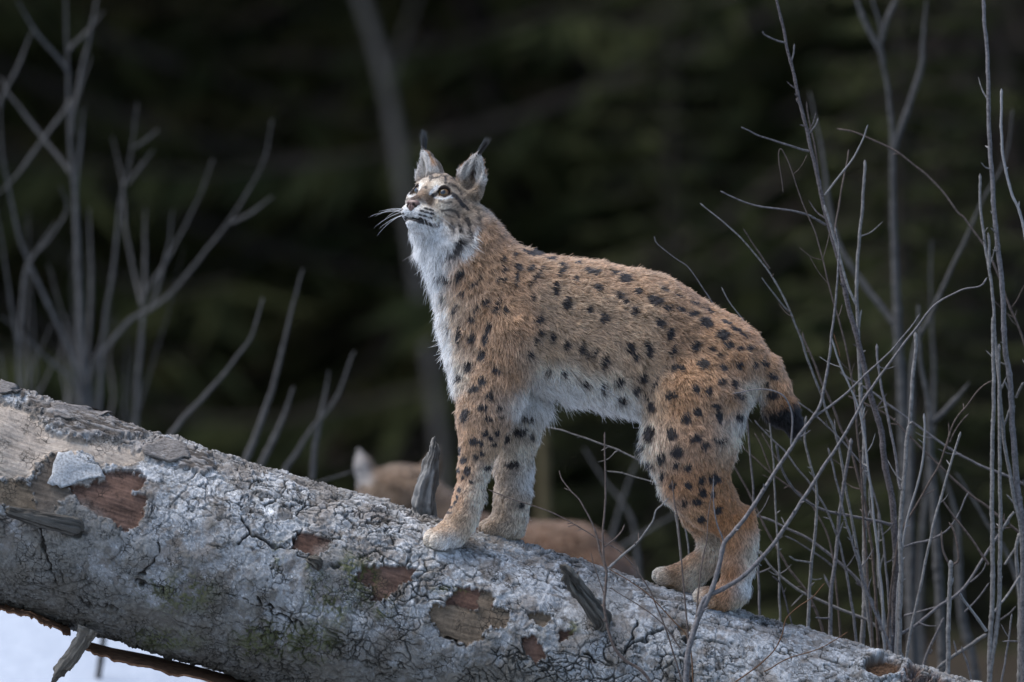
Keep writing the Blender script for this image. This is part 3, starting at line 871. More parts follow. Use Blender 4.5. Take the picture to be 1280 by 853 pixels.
def hair_mat(name):
    m = bpy.data.materials.new(name); m.use_nodes = True
    nt = m.node_tree
    for nd in list(nt.nodes): nt.nodes.remove(nd)
    o = nt.nodes.new('ShaderNodeOutputMaterial')
    a = nt.nodes.new('ShaderNodeAttribute'); a.attribute_name = 'col'
    hb = nt.nodes.new('ShaderNodeBsdfHairPrincipled'); hb.model = 'CHIANG'; hb.parametrization = 'COLOR'
    nt.links.new(a.outputs['Color'], hb.inputs['Color'])
    hb.inputs['Roughness'].default_value = .45
    hb.inputs['Radial Roughness'].default_value = .6
    hb.inputs['Random Roughness'].default_value = .2
    df = nt.nodes.new('ShaderNodeBsdfDiffuse'); nt.links.new(a.outputs['Color'], df.inputs['Color'])
    mx = nt.nodes.new('ShaderNodeMixShader'); mx.inputs[0].default_value = .55
    nt.links.new(hb.outputs[0], mx.inputs[1]); nt.links.new(df.outputs[0], mx.inputs[2])
    nt.links.new(mx.outputs[0], o.inputs['Surface'])
    return m
HAIR = hair_mat("fur")

def grow(V, Q, count, coat_fn, density_fn, seed, rscale=1.0):
    """fur: roots spread by area over the skin, each a bent five-point strand"""
    rng = np.random.default_rng(seed)
    VN = vert_normals(V, Q)
    fn = face_normals(V, Q); area = np.linalg.norm(fn, axis=1) * .5
    ctr = V[Q].mean(1); cn = norm(fn)
    w = area * density_fn(ctr, cn)
    pick = np.searchsorted(np.cumsum(w) / w.sum(), rng.random(count))
    pick = np.minimum(pick, len(Q) - 1)
    a, b = rng.random((2, count, 1)).astype(np.float32)
    q = Q[pick]
    def bil(A): return (A[q[:, 0]] * (1 - a) + A[q[:, 1]] * a) * (1 - b) + (A[q[:, 3]] * (1 - a) + A[q[:, 2]] * a) * b
    P, N = bil(V), norm(bil(VN))
    rnd = rng.random(count)
    flow, L, lift, col, sp, dens = coat_fn(P, N, rnd)
    keep = rng.random(count) < dens
    P, N, rnd, flow, L, lift, col, sp = [x[keep] for x in (P, N, rnd, flow, L, lift, col, sp)]
    n = len(P)
    T = norm(flow - (flow * N).sum(1, keepdims=True) * N)
    nz = vec_noise(P * 105, seed + 1) * .42 + vec_noise(P * 45, seed + 2) * .38 + rng.normal(0, .19, (n, 3)) + vec_noise(P * 230, seed + 4) * .40
    nz = nz - (nz * N).sum(1, keepdims=True) * N * .6
    D0 = norm(T + nz * .9 + N * (lift[:, None] * 1.7 + .12))
    D1 = norm(T + nz * 1.1 + N * (lift[:, None] * .5 + .02))
    L = np.maximum(L * (.72 + .45 * rng.random(n)), .0036) * (1 + .18 * vnoise(P * 70, seed + 6))
    guard = (rng.random(n) < .10) & (L > .009)
    L = np.where(guard, L * 1.55, L)
    K = 5
    pts = np.zeros((n, K, 3)); pts[:, 0] = P - N * .0005
    for k in range(1, K):
        t = (k - .5) / (K - 1)
        pts[:, k] = pts[:, k - 1] + (D0 * (1 - t) + D1 * t) * (L / (K - 1))[:, None]
    # colour: darker, greyer root; paler, banded tip; each hair a little different
    rip = vnoise(P * np.array((150, 90, 95)) + 3 * vec_noise(P * 40, seed + 3), seed + 8)
    v = (1.04 + .20 * rng.normal(0, 1, n) + .14 * vnoise(P * 55, seed + 7) + .42 * rip + .22 * vnoise(P * 320, seed + 12))
    c = col * np.clip(v, .38, 1.75)[:, None]
    band = rng.random(n) < .24
    c = np.where(band[:, None], c * .42, c)
    spk = (sp > rng.random(n) * .6 + .2)
    cc = np.zeros((n, K, 3))
    pale = sstep(.45, .72, col[:, 2])
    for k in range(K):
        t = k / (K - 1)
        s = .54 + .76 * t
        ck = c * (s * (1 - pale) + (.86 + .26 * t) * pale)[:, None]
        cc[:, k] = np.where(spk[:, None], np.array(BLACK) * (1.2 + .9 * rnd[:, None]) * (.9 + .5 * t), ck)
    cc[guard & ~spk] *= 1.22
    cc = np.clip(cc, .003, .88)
    base = (.00042 + .00012 * rng.random(n)) * rscale * np.where(guard, .8, 1.0)
    rad = base[:, None] * np.array([.85, 1.0, .9, .62, .16])[None, :]
    return pts, rad, cc

def build_lynx():
    root = tag(empty('lynx', tuple(BA(720, 690, -.05))),
               'spotted tawny lynx standing on the fallen log with its head raised', 'lynx')
    f = lynx_field()
    V, Q = f.mesh()
    V = smooth_mesh(V, Q, 2, .5)
    N = vert_normals(V, Q)
    flow, L, lift, col, sp, dens = coat(V, N, np.full(len(V), .5))
    skin = col * .5
    skin = skin * (1 - sp * .9)[:, None] + np.array(BLACK) * (sp * .9)[:, None]
    bare = (dens < .5)
    skin[bare] = (.02, .015, .013)
    body = mesh_obj('body', V, Q, mat_attr('undercoat', .9, .1), root, True, skin)
    def dens_fn(c, n):
        facing = np.clip(-n[:, 1], -1, 1)
        w = np.where(facing > -.35, 1.0, .35)
        hd = np.linalg.norm(c - HC, axis=1)
        return w * np.where(hd < .115, 4.0, 1.0) * np.where(c[:, 2] < -.20, 1.35, 1.0)
    pts, rad, cc = grow(V, Q, NFUR, coat, dens_fn, 21)
    # finer hair on the face
    hd = np.linalg.norm(pts[:, 0] - HC, axis=1)
    rad = rad * np.where(hd < .12, .62, 1.0)[:, None]
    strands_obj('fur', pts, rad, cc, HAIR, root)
    # ear tufts
    rng = np.random.default_rng(5)
    for s in (-1, 1):
        base = HP(-26, 52*s, 45); tip = HP(1, 76*s, 124); ax = norm(tip - base)
        n = 130
        p0 = tip - ax * .008 + rng.normal(0, .0022, (n, 3))
        lean = HL * (.30 if s > 0 else .12) - HF * .1
        K = 5; pts = np.zeros((n, K, 3)); pts[:, 0] = p0
        LL = .034 + .016 * rng.random(n)
        d = norm(ax + lean * .8 + rng.normal(0, .07, (n, 3)))
        for k in range(1, K):
            d = norm(d + lean * .10 + rng.normal(0, .03, (n, 3)))
            pts[:, k] = pts[:, k - 1] + d * (LL / (K - 1))[:, None]
        strands_obj('ear_tuft', pts, .00042 * np.array([1, 1, .8, .55, .2]), np.full((n, 3), .012), HAIR, root)
    # long pale hairs across the mouth of each ear
    for s in (-1, 1):
        base = HP(-26, 52*s, 45); tip = HP(1, 76*s, 124); ax = norm(tip - base); Le = np.linalg.norm(tip - base)
        fac = norm(HF * .85 + HL * s * .42 - HU * 0.1); fac = norm(fac - ax * (fac @ ax)); sd = np.cross(ax, fac)
        med = -sd if (sd @ HL) * s > 0 else sd              # towards the middle of the head
        n = 240
        tt = rng.uniform(.18, .80, n); wdt = .027 * (1 - tt * .75)
        side = np.where(rng.random(n) < .7, 1.0, -1.0)
        p0 = base + np.outer(tt * Le, ax) + (med[None, :] * (side * wdt * .86)[:, None]) + fac * .006 + rng.normal(0, .0012, (n, 3))
        d = norm(ax * .75 - med[None, :] * (side * rng.uniform(.35, .8, n))[:, None] + fac * .30 + rng.normal(0, .16, (n, 3)))
        LL = rng.uniform(.012, .028, n) * (1.15 - tt * .6)
        K = 5; pts = np.zeros((n, K, 3)); pts[:, 0] = p0
        for k in range(1, K):
            d = norm(d + ax * .12 - fac * .10)
            pts[:, k] = pts[:, k - 1] + d * (LL / (K - 1))[:, None]
        strands_obj('ear_hair', pts, .00032 * np.array([1, 1, .85, .6, .2]), np.array((.66, .62, .57)) * rng.uniform(.55, 1.15, (n, 1)), HAIR, root)
    # whiskers
    wl = []
    for s in (-1, 1):
        for i in range(9):
            r_, c_ = i % 3, i // 3
            a0 = HP(86 - 8 * c_, s * (24 + 5 * c_), -40 - 6 * r_)
            d = norm(HF * (.45 - .1 * c_) + HL * s * 1.0 + HU * (-.05 - .28 * r_ + .15 * c_) + rng.normal(0, .20, 3))
            if s > 0: d = norm(d * .8 + HU * -.5 - HF * .35)
            Lw = .060 + .045 * rng.random()
            q = [a0]
            for k in range(6):
                d = norm(d + np.array((0, 0, -.07)) - HF * .05)
                q.append(q[-1] + d * Lw / 6)
            wl.append(q)
    wl = np.array(wl)
    strands_obj('whiskers', wl, .00030 * np.array([1, .9, .8, .7, .6, .45, .2]), np.full((len(wl), 3), .8), HAIR, root)
    # nose pad
    ctr = HP(97, 0, -34)
    g = np.arange(-.028, .028, .0011)
    fn_ = Field(ctr[0] + g, ctr[1] + g, ctr[2] + g)
    m = .001
    fn_.ell(HP(97, 0, -30), (10*m, 17.5*m, 9*m), HM, k=.006)
    fn_.ell(HP(98, 0, -39), (9*m, 9*m, 10*m), HM, k=.006)
    for s in (-1, 1):
        fn_.cut(HP(106.5, 7*s, -34), (6*m, 3.8*m, 3.4*m), HM, k=.002)
        fn_.cut(HP(102, 13*s, -37), (6*m, 4.5*m, 2.2*m), HM, k=.002)
    fn_.cut(HP(106, 0, -40), (5*m, .9*m, 9*m), HM, k=.002)
    nv, nq = fn_.mesh()
    mesh_obj('nose', nv, nq, mat_noise('nose_skin', (.095, .055, .047), (.16, .092, .075), 900, .42, .5, .25, dist=.0006), root)
    # eyes
    for s in (-1, 1):
        c = HP(EYE[0], EYE[1]*s, EYE[2]); gz = eye_gaze(s)
        up = norm(HU - gz * (HU @ gz)); sd = np.cross(up, gz)
        M = np.stack([sd, up, gz], 1)
        nu, nv_ = 40, 30
        th = np.linspace(0, math.pi, nv_); ph = np.linspace(0, 2 * math.pi, nu, endpoint=False)
        VV = np.array([(math.sin(t) * math.cos(p), math.sin(t) * math.sin(p), math.cos(t)) for t in th for p in ph])
        FF = np.array([(i * nu + j, i * nu + (j + 1) % nu, (i + 1) * nu + (j + 1) % nu, (i + 1) * nu + j) for i in range(nv_ - 1) for j in range(nu)])
        rr = np.hypot(VV[:, 0], VV[:, 1]) * EYE_R; frontm = VV[:, 2] > 0
        ang = np.arctan2(VV[:, 1], VV[:, 0])
        ce = np.full((len(VV), 3), (.03, .022, .018))
        me = mesh_obj('eye', c + (VV * EYE_R * m) @ M.T, FF, EYEM, root)
        uvl = np.stack([VV[:, 0], VV[:, 1], VV[:, 2]], 1)
        at = me.data.attributes.new('eyep', 'FLOAT_VECTOR', 'POINT'); at.data.foreach_set('vector', uvl.astype(np.float32).ravel())
    return root

def eye_material():
    m, nt, b = new_mat('iris')
    a = nt.nodes.new('ShaderNodeAttribute'); a.attribute_name = 'eyep'
    sx = nt.nodes.new('ShaderNodeSeparateXYZ'); nt.links.new(a.outputs['Vector'], sx.inputs[0])
    cx = nt.nodes.new('ShaderNodeCombineXYZ'); nt.links.new(sx.outputs[0], cx.inputs[0]); nt.links.new(sx.outputs[1], cx.inputs[1])
    ln = nt.nodes.new('ShaderNodeVectorMath'); ln.operation = 'LENGTH'; nt.links.new(cx.outputs[0], ln.inputs[0])
    nz = nt.nodes.new('ShaderNodeTexNoise'); nz.inputs['Scale'].default_value = 9; nt.links.new(a.outputs['Vector'], nz.inputs['Vector'])
    ad = nt.nodes.new('ShaderNodeMath'); ad.operation = 'MULTIPLY_ADD'; ad.inputs[1].default_value = .10
    nt.links.new(nz.outputs['Fac'], ad.inputs[0]); nt.links.new(ln.outputs['Value'], ad.inputs[2])
    cr = nt.nodes.new('ShaderNodeValToRGB')
    e = cr.color_ramp.elements
    e[0].position = .0; e[0].color = (.014, .020, .034, 1)  # pupil centre tinted blue: the sky's reflection put into the colour
    e[1].position = .39; e[1].color = (.012, .013, .016, 1)
    for p, c in ((.46, (.09, .062, .030)), (.60, (.15, .080, .034)), (.74, (.12, .058, .026)), (.82, (.05, .024, .013)), (.86, (.012, .010, .010)), (1, (.012, .010, .010))):
        q = e.new(p); q.color = (*c, 1)
    nt.links.new(ad.outputs[0], cr.inputs['Fac']); nt.links.new(cr.outputs[0], b.inputs['Base Color'])
    b.inputs['Roughness'].default_value = .10
    b.inputs['Specular IOR Level'].default_value = .38
    b.inputs['Coat Weight'].default_value = 0.0; b.inputs['Coat Roughness'].default_value = .02
    return m
EYEM = eye_material()
NFUR = 400000
LYNX = build_lynx()
# ------------------------------------------------------------------ the second lynx, behind the log
def build_second():
    y2 = 3.8
    k = (DIST + y2) / DIST
    def A(px, py, dy=0.0): return W(px, py, y2 + dy) - np.array((0, 0, 0))
    u = PX * k
    gz = float(ground_z(np.array([A(600, 0)[0]]), np.array([y2]))[0])
    gy = 426.5 - gz / u + 1
    X = np.arange(A(425, 0)[0], A(815, 0)[0], .0075); Y = np.arange(y2 - .25, y2 + .25, .0085); Z = np.arange(A(0, gy + 12)[2], A(0, 545)[2], .0075)
    f = Field(X, Y, Z)
    f.chain([(A(600, 722), 62*u), (A(660, 717), 56*u), (A(715, 718), 55*u), (A(742, 730), 46*u)], k=.06)
    f.cone(A(590, 700), A(520, 640), 52*u, 44*u, k=.06)
    f.ell(A(500, 622), (44*u, .10, 42*u), k=.04)
    f.ell(A(476, 634, .02), (26*u, .07, 34*u), k=.04); f.ell(A(524, 634, .02), (26*u, .07, 34*u), k=.04)
    f.cone(A(496, 626, .05), A(488, 630, .15), 26*u, 17*u, k=.04)
    ears = []
    for b_, t_ in ((A(463, 606), A(447, 560)), (A(533, 604), A(548, 560))):
        f.cone(b_, b_ + (t_ - b_) * .55, 15*u, 11*u, k=.02); f.cone(b_ + (t_ - b_) * .5, t_, 11*u, 2*u, k=.01)
    for lx, dy, hind in ((592, -.07, 0), (606, .07, 0), (738, -.07, 1), (752, .07, 1)):
        if hind: f.chain([(A(lx, 730, dy), 40*u), (A(lx - 6, 800, dy), 28*u), (A(lx + 20, 850, dy), 15*u), (A(lx + 14, gy - 8, dy), 13*u), (A(lx - 10, gy - 8, dy), 12*u)], k=.03)
        else: f.chain([(A(lx, 740, dy), 36*u), (A(lx, 820, dy), 22*u), (A(lx, gy - 10, dy), 16*u), (A(lx - 18, gy - 9, dy), 13*u)], k=.03)
    f.chain([(A(752, 705), 16*u), (A(775, 720), 15*u), (A(784, 750), 12*u)], k=.02)
    V, Q = f.mesh(); V = smooth_mesh(V, Q, 2, .5)
    root = tag(empty('lynx', tuple(A(640, gy))), 'second lynx half hidden behind the log, out of focus and seen from behind', 'lynx')
    def coat2(P, N, rnd):
        n = len(P)
        px = 640 + P[:, 0] / u; py = 426.5 - P[:, 2] / u
        col = np.tile(np.array((.115, .060, .036)), (n, 1))
        hd = sstep(575, 555, px) ; col += (np.array((.165, .108, .070)) - col) * hd[:, None]
        lo = sstep(730, 775, py); col += (np.array((.26, .20, .155)) - col) * lo[:, None] * .6
        eo = (py < 604) & (px < 470); e = eo * sstep(467, 452, px + (py - 580) * -.35); col += (np.array((.38, .34, .31)) - col) * e[:, None]
        flow = np.stack([np.where(px > 560, .9, .1), np.zeros(n), np.where(px > 560, -.5, -.9)], 1)
        up = (py < 600); flow[up] = (0, 0, 1)
        L = np.where(up, .006, .014)
        sp = np.zeros(n)
        col *= (1 + .30 * fbm(P * 30, 6, 3))[:, None]
        return flow, L, np.full(n, .3), col, sp * .8, np.ones(n)
    N = vert_normals(V, Q)
    c0 = coat2(V, N, np.zeros(len(V)))
    mesh_obj('body', V, Q, mat_attr('undercoat_second', .9, .1), root, True, c0[3] * .6)
    pts, rad, cc = grow(V, Q, 60000, coat2, lambda c, n: np.where(n[:, 1] < .3, 1.0, .3), 55, 1.6)
    strands_obj('fur', pts, rad, cc, HAIR, root)
build_second()
# ------------------------------------------------------------------ the fallen log
LA = R(16.9)
LAX = np.array((math.cos(LA), 0, -math.sin(LA)))     # along the log, downhill to the right
LNR = np.array((math.sin(LA), 0, math.cos(LA)))      # square to it, up
LR = 0.240
L0 = BA(0, 481, 0.0)                                  # on the ridge, left edge of the photo
def log_point(s, phi, r=LR):
    """s metres along, phi angle from the ridge towards the camera"""
    return L0 + LAX * s + LNR * (r * math.cos(phi) - LR) + np.array((0, -r * math.sin(phi), 0))
def log_at(px, py, out=0.0):
    """the log's surface point seen at a pixel, and its outward normal"""
    p = BA(px, py, 0.0) - L0
    s = p @ LAX; h = -(p @ LNR)
    c = np.clip(1 - h / LR, -1, 1); phi = math.acos(c)
    nrm = LNR * math.cos(phi) + np.array((0, -math.sin(phi), 0))
    return log_point(s, phi) + nrm * out, nrm, s, phi

def worley(U, seed):
    """2D cells: F1, F2, cell id"""
    ix = np.floor(U[:, 0]).astype(np.int64); iy = np.floor(U[:, 1]).astype(np.int64)
    f1 = np.full(len(U), 9.0, dtype=np.float32); f2 = f1.copy(); cid = np.zeros(len(U), dtype=np.float32); ox = np.zeros(len(U), dtype=np.float32); oy = ox.copy()
    for dx in (-1, 0, 1):
        for dy in (-1, 0, 1):
            cx, cy = ix + dx, iy + dy
            z = np.zeros_like(cx)
            qx = cx + .1 + .8 * _h(cx, cy, z, seed); qy = cy + .1 + .8 * _h(cx, cy, z + 1, seed)
            d = np.hypot(U[:, 0] - qx, U[:, 1] - qy).astype(np.float32)
            c = _h(cx, cy, z + 2, seed)
            nw = d < f1
            f2 = np.where(nw, f1, np.minimum(f2, d))
            cid = np.where(nw, c, cid); ox = np.where(nw, U[:, 0] - qx, ox); oy = np.where(nw, U[:, 1] - qy, oy); f1 = np.where(nw, d, f1)
    an = cid * 40.0
    return f1, f2, cid, ox * np.cos(an) + oy * np.sin(an)

def z6(L): return [(x / 2.17, 460 + y / 2.17) for x, y in L]
def z7(L): return [(300 + x / 2.726, 540 + y / 2.726) for x, y in L]
def z8(L): return [(600 + x / 3.556, 640 + y / 3.556) for x, y in L]
BAREWOOD = z6([(-300,40),(0,82),(60,100),(110,130),(150,168),(200,192),(290,192),(330,200),(395,215),(400,250),(340,266),(290,262),(225,228),(150,225),(105,262),(92,302),(-300,290)])
WETWOOD = z6([(-300,290),(92,300),(112,388),(0,370),(-300,340)])
MIDBARK = z6([(105,262),(150,225),(200,222),(190,310),(212,340),(172,362),(158,392),(112,390),(92,302)])
REDBARK = [z6([(285,275),(340,266),(412,290),(396,322),(370,332),(412,346),(404,402),(352,432),(300,412),(250,372),(205,342),(188,312),(230,312),(288,296)]),
           z7([(195,322),(240,330),(318,352),(300,400),(250,422),(188,386)]),
           z7([(408,455),(470,452),(600,460),(590,500),(530,522),(500,572),(455,562),(450,522),(398,500)]),
           z7([(738,512),(850,545),(862,592),(800,600),(690,585)]),
           z8([(185,540),(235,540),(285,590),(300,650),(250,672),(185,600)]),
           z8([(345,520),(400,510),(395,565),(345,575)])]
TANBARK = [z7([(655,580),(700,578),(800,600),(925,600),(910,650),(830,652),(822,700),(772,720),(700,692),(652,640)]),
           z8([(-5,420),(60,415),(130,430),(120,480),(60,500),(-5,500)]), z8([(215,440),(270,425),(335,445),(320,470),(270,500),(225,500)]), z8([(-10,355),(40,350),(55,385),(30,415),(-10,420)]),
           z8([(870,500),(930,495),(950,530),(900,550)]) ]
TOPPLATES = [z6([(-300,-20),(0,40),(70,62),(150,98),(270,108),(330,140),(400,178),(395,192),(300,190),(225,192),(165,172),(130,132),(50,82),(0,72),(-300,20)]),
             z6([(380,222),(440,190),(560,235),(600,262),(560,290),(470,262),(400,240)])]
MOSS = [(455,725,30,40),(400,740,22,45),(437,708,16,30),(480,760,18,22),(715,783,15,11),(350,690,10,24),(388,705,9,12),(425,760,20,30),(330,800,50,30),(230,740,60,35),(210,800,60,20),(560,735,30,6),(390,800,40,35)]
KNOTS = [(99,663,30),(418,706,24),(750,752,26),(185,688,14)]
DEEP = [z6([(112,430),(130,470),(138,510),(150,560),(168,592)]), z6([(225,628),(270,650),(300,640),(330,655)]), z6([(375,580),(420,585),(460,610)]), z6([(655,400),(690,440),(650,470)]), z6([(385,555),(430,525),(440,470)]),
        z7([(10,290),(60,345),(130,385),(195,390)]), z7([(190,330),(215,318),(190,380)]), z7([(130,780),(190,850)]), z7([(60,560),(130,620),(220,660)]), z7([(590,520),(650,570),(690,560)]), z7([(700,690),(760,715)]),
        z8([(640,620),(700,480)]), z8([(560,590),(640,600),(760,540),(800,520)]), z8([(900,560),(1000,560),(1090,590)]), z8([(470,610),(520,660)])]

def bark_material():
    m = mat_attr('bark', .92, .15, .26, 620, .7)
    nt = m.node_tree; N_ = nt.nodes; L_ = nt.links; b = N_['Principled BSDF']
    base = b.inputs['Base Color'].links[0].from_socket
    tc = N_.new('ShaderNodeTexCoord')
    wn_ = N_.new('ShaderNodeTexNoise'); wn_.inputs['Scale'].default_value = 38; wn_.inputs['Detail'].default_value = 4
    L_.new(tc.outputs['Object'], wn_.inputs['Vector'])
    wv = N_.new('ShaderNodeVectorMath'); wv.operation = 'MULTIPLY_ADD'; wv.inputs[1].default_value = (.022, .022, .022)
    L_.new(wn_.outputs['Color'], wv.inputs[0]); L_.new(tc.outputs['Object'], wv.inputs[2])
    def math(op, a, b_=None):
        n = N_.new('ShaderNodeMath'); n.operation = op
        for k, v in enumerate((a, b_)):
            if v is None: continue
            if isinstance(v, (int, float)): n.inputs[k].default_value = v
            else: L_.new(v, n.inputs[k])
        return n.outputs[0]
    def ramp(v, a, c):
        n = N_.new('ShaderNodeMapRange'); n.inputs['From Min'].default_value = a; n.inputs['From Max'].default_value = c
        L_.new(v, n.inputs['Value']); return n.outputs[0]
    def noise(scale, det=3):
        n = N_.new('ShaderNodeTexNoise'); n.inputs['Scale'].default_value = scale; n.inputs['Detail'].default_value = det
        L_.new(tc.outputs['Object'], n.inputs['Vector']); return n.outputs['Fac']
    tot = None
    for sc, wd, ms, lo in ((62, .042, 13, .52), (118, .055, 19, .56)):      # hairline cracks between small scales
        v = N_.new('ShaderNodeTexVoronoi'); v.feature = 'DISTANCE_TO_EDGE'; v.inputs['Scale'].default_value = sc
        L_.new(wv.outputs[0], v.inputs['Vector'])
        c = math('SUBTRACT', 1.0, ramp(v.outputs['Distance'], wd * .35, wd))
        c = math('MULTIPLY', c, ramp(noise(ms), lo, lo + .10))
        tot = c if tot is None else math('MAXIMUM', tot, c)
    dots = math('MULTIPLY', ramp(noise(520, 2), .62, .70), .5)               # dark specks in the lichen
    dk = math('MAXIMUM', math('MULTIPLY', tot, .85), dots)
    mx = N_.new('ShaderNodeMix'); mx.data_type = 'RGBA'
    L_.new(dk, mx.inputs['Factor']); L_.new(base, mx.inputs[6]); mx.inputs[7].default_value = (.030, .027, .023, 1)
    L_.new(mx.outputs[2], b.inputs['Base Color'])
    bp = N_.new('ShaderNodeBump'); bp.inputs['Strength'].default_value = .9; bp.inputs['Distance'].default_value = .003; bp.invert = True
    L_.new(tot, bp.inputs['Height'])
    old = b.inputs['Normal'].links[0].from_socket
    L_.new(old, bp.inputs['Normal']); L_.new(bp.outputs[0], b.inputs['Normal'])
    return m

def build_log():
    root = tag(empty('fallen_log', tuple(log_point(1.2, 0.0) - LNR * LR)),
               'thick fallen tree trunk with cracked grey lichen bark slanting across the scene', 'log')
    ss = np.concatenate([np.arange(-1.6, -.12, .02), np.arange(-.12, 2.50, .0021), np.arange(2.50, 3.6, .02)])
    # more rings where the photograph sees the bark
    fr = np.linspace(R(-32), R(172), 440)
    bk = np.linspace(R(172), R(328), 42)[1:-1]
    ph = np.concatenate([fr, bk])
    ns, npn = len(ss), len(ph)
    S_, P_ = np.meshgrid(ss, ph, indexing='ij'); s = S_.ravel(); p = P_.ravel()
    cph, sph = np.cos(p), np.sin(p)
    base = L0 + np.outer(s, LAX) + np.outer(LR * cph - LR, LNR); base[:, 1] += -LR * sph
    px = base[:, 0] / PX + 640; py = 426.5 - base[:, 2] / PX
    front = (sph > 0)
    arc = p * LR
    q3 = np.stack([s, -LR * sph, LR * cph], 1)
    n1 = fbm(q3 * 9, 41, 3); n2 = fbm(q3 * 40, 42, 4); n3 = fbm(q3 * 190, 43, 3)
    wob = fbm(q3 * 120, 44, 3) * 3.0 + fbm(q3 * 30, 45, 2) * 3.0        # ragged outlines, pixels
    # bark plates: cells of two sizes, warped
    wx = vnoise(q3 * 22, 51) * .018 + vnoise(q3 * 70, 52) * .006; wy = vnoise(q3 * 22 + 9, 53) * .018 + vnoise(q3 * 70 + 5, 54) * .006
    kd = np.full(len(s), 1e3); ka = np.zeros(len(s))
    for kx, ky, kr in KNOTS:
        d = np.hypot(px - kx, py - ky) / kr
        kd = np.where(front, np.minimum(kd, d), kd)
    U1 = np.stack([(s + wx) / .052, (arc + wy) / .036], 1); U2 = np.stack([(s + wx * 1.2) / .023, (arc + wy * 1.2) / .018], 1)
    a1, b1, c1, t1 = worley(U1, 7); a2, b2, c2, t2 = worley(U2, 19)
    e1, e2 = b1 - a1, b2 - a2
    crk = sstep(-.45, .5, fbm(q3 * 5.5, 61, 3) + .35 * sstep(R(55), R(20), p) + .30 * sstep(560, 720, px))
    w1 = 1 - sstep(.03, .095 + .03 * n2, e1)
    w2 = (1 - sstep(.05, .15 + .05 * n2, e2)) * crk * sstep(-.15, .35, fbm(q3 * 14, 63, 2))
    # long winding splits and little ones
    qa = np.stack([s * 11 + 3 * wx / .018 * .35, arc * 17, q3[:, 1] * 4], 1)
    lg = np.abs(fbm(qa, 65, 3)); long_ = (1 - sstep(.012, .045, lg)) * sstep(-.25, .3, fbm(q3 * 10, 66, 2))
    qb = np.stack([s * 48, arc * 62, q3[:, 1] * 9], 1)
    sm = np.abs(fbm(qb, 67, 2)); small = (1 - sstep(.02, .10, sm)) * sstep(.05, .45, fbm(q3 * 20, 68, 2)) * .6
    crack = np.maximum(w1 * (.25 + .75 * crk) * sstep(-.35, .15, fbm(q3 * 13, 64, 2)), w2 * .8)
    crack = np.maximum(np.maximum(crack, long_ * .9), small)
    fine = fbm(q3 * 420, 46, 2)
    hgt = n1 * .006 + n2 * .0026 + n3 * .0011 + fine * .0006
    hgt += (c1 - .5) * .0030 + (c2 - .5) * .0022 * crk - crack * .0062 + t1 * .0030 * (.4 + .6 * crk) + t2 * .0040 * crk
    # plates lift a little at one edge
    hgt += .0028 * crk * np.clip(a2, 0, 1) - .0018 * crk
    # coloured zones
    lich = np.array((.43, .435, .445)); lich2 = np.array((.26, .263, .267)); dark = np.array((.10, .092, .080)); brn = np.array((.155, .125, .10))
    lmix = sstep(-.45, .65, n2 + .5 * n1 + .55 * n3 + .3 * fine)
    col = lich2 + (lich - lich2) * lmix[:, None]
    spk = sstep(.18, .70, fbm(q3 * 330, 71, 2)) * .68
    col += (np.array((.16, .155, .145)) - col) * spk[:, None]
    spw = sstep(.45, .8, fbm(q3 * 260, 72, 2)) * .6
    col += (np.array((.60, .61, .62)) - col) * spw[:, None]
    gp = sstep(.05, .55, fbm(q3 * 18, 73, 4) + .1)                       # bark without lichen
    col += (brn - col) * (gp * .60)[:, None]
    gq = sstep(.25, .6, fbm(q3 * 55, 74, 3)); col += (brn * .7 - col) * (gq * .6)[:, None]
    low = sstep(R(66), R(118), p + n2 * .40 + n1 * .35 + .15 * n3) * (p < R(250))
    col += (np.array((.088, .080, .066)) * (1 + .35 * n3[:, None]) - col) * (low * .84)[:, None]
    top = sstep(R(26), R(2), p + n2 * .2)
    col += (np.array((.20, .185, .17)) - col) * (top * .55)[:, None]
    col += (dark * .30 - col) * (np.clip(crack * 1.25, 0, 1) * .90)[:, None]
    def zone(poly, soft=2.5):
        sel = front & (px > poly_b[0] - 25) & (px < poly_b[1] + 25) & (py > poly_b[2] - 25) & (py < poly_b[3] + 25)
        m = np.zeros(len(s)); i = np.nonzero(sel)[0]
        m[i] = 1 - sstep(-soft, soft * .6, poly_sd(px[i], py[i], poly) + wob[i] * 1.15 + 4.5 * sstep(.45, .75, vnoise(q3[i] * 60, 88)))
        return m
    def setz(poly):
        nonlocal poly_b
        a = np.array(poly); poly_b = (a[:, 0].min(), a[:, 0].max(), a[:, 1].min(), a[:, 1].max())
    poly_b = None
    grain = fbm(np.stack([s * 14, arc * 210, q3[:, 1] * 30], 1), 81, 4)
    def lay(poly, c, h0, gam, soft=2.0, edge=.0):
        nonlocal col, hgt
        setz(poly); m = zone(poly, soft)
        if not m.any(): return
        cc = np.array(c) * (1 + gam * grain + .20 * n3 + .22 * n2)[:, None]
        col = col * (1 - m)[:, None] + np.clip(cc, .01, .8) * m[:, None]
        hgt = hgt * (1 - m) + (h0 + n1 * .006 + grain * .0007 + n2 * .0012) * m
        rim = np.exp(-((m - .35) / .2) ** 2) * (m > .02)
        hgt += .0022 * np.exp(-((m - .04) / .05) ** 2) * (m > .002)
        col = col * (1 - .5 * rim)[:, None] + dark * (.5 * rim)[:, None]
    lay(BAREWOOD, (.34, .285, .235), -.0085, .20, 3)
    lay(WETWOOD, (.135, .102, .072), -.0090, .25, 2)
    lay(MIDBARK, (.105, .085, .068), -.0050, .25, 2)
    for k, pg in enumerate(REDBARK):
        lay(pg, ((.118, .070, .052), (.092, .052, .038))[k % 2], -.0115 + .001 * (k % 2), .28, .8)
    for pg in TANBARK:
        lay(pg, (.145, .108, .076), -.0115, .28, .8)
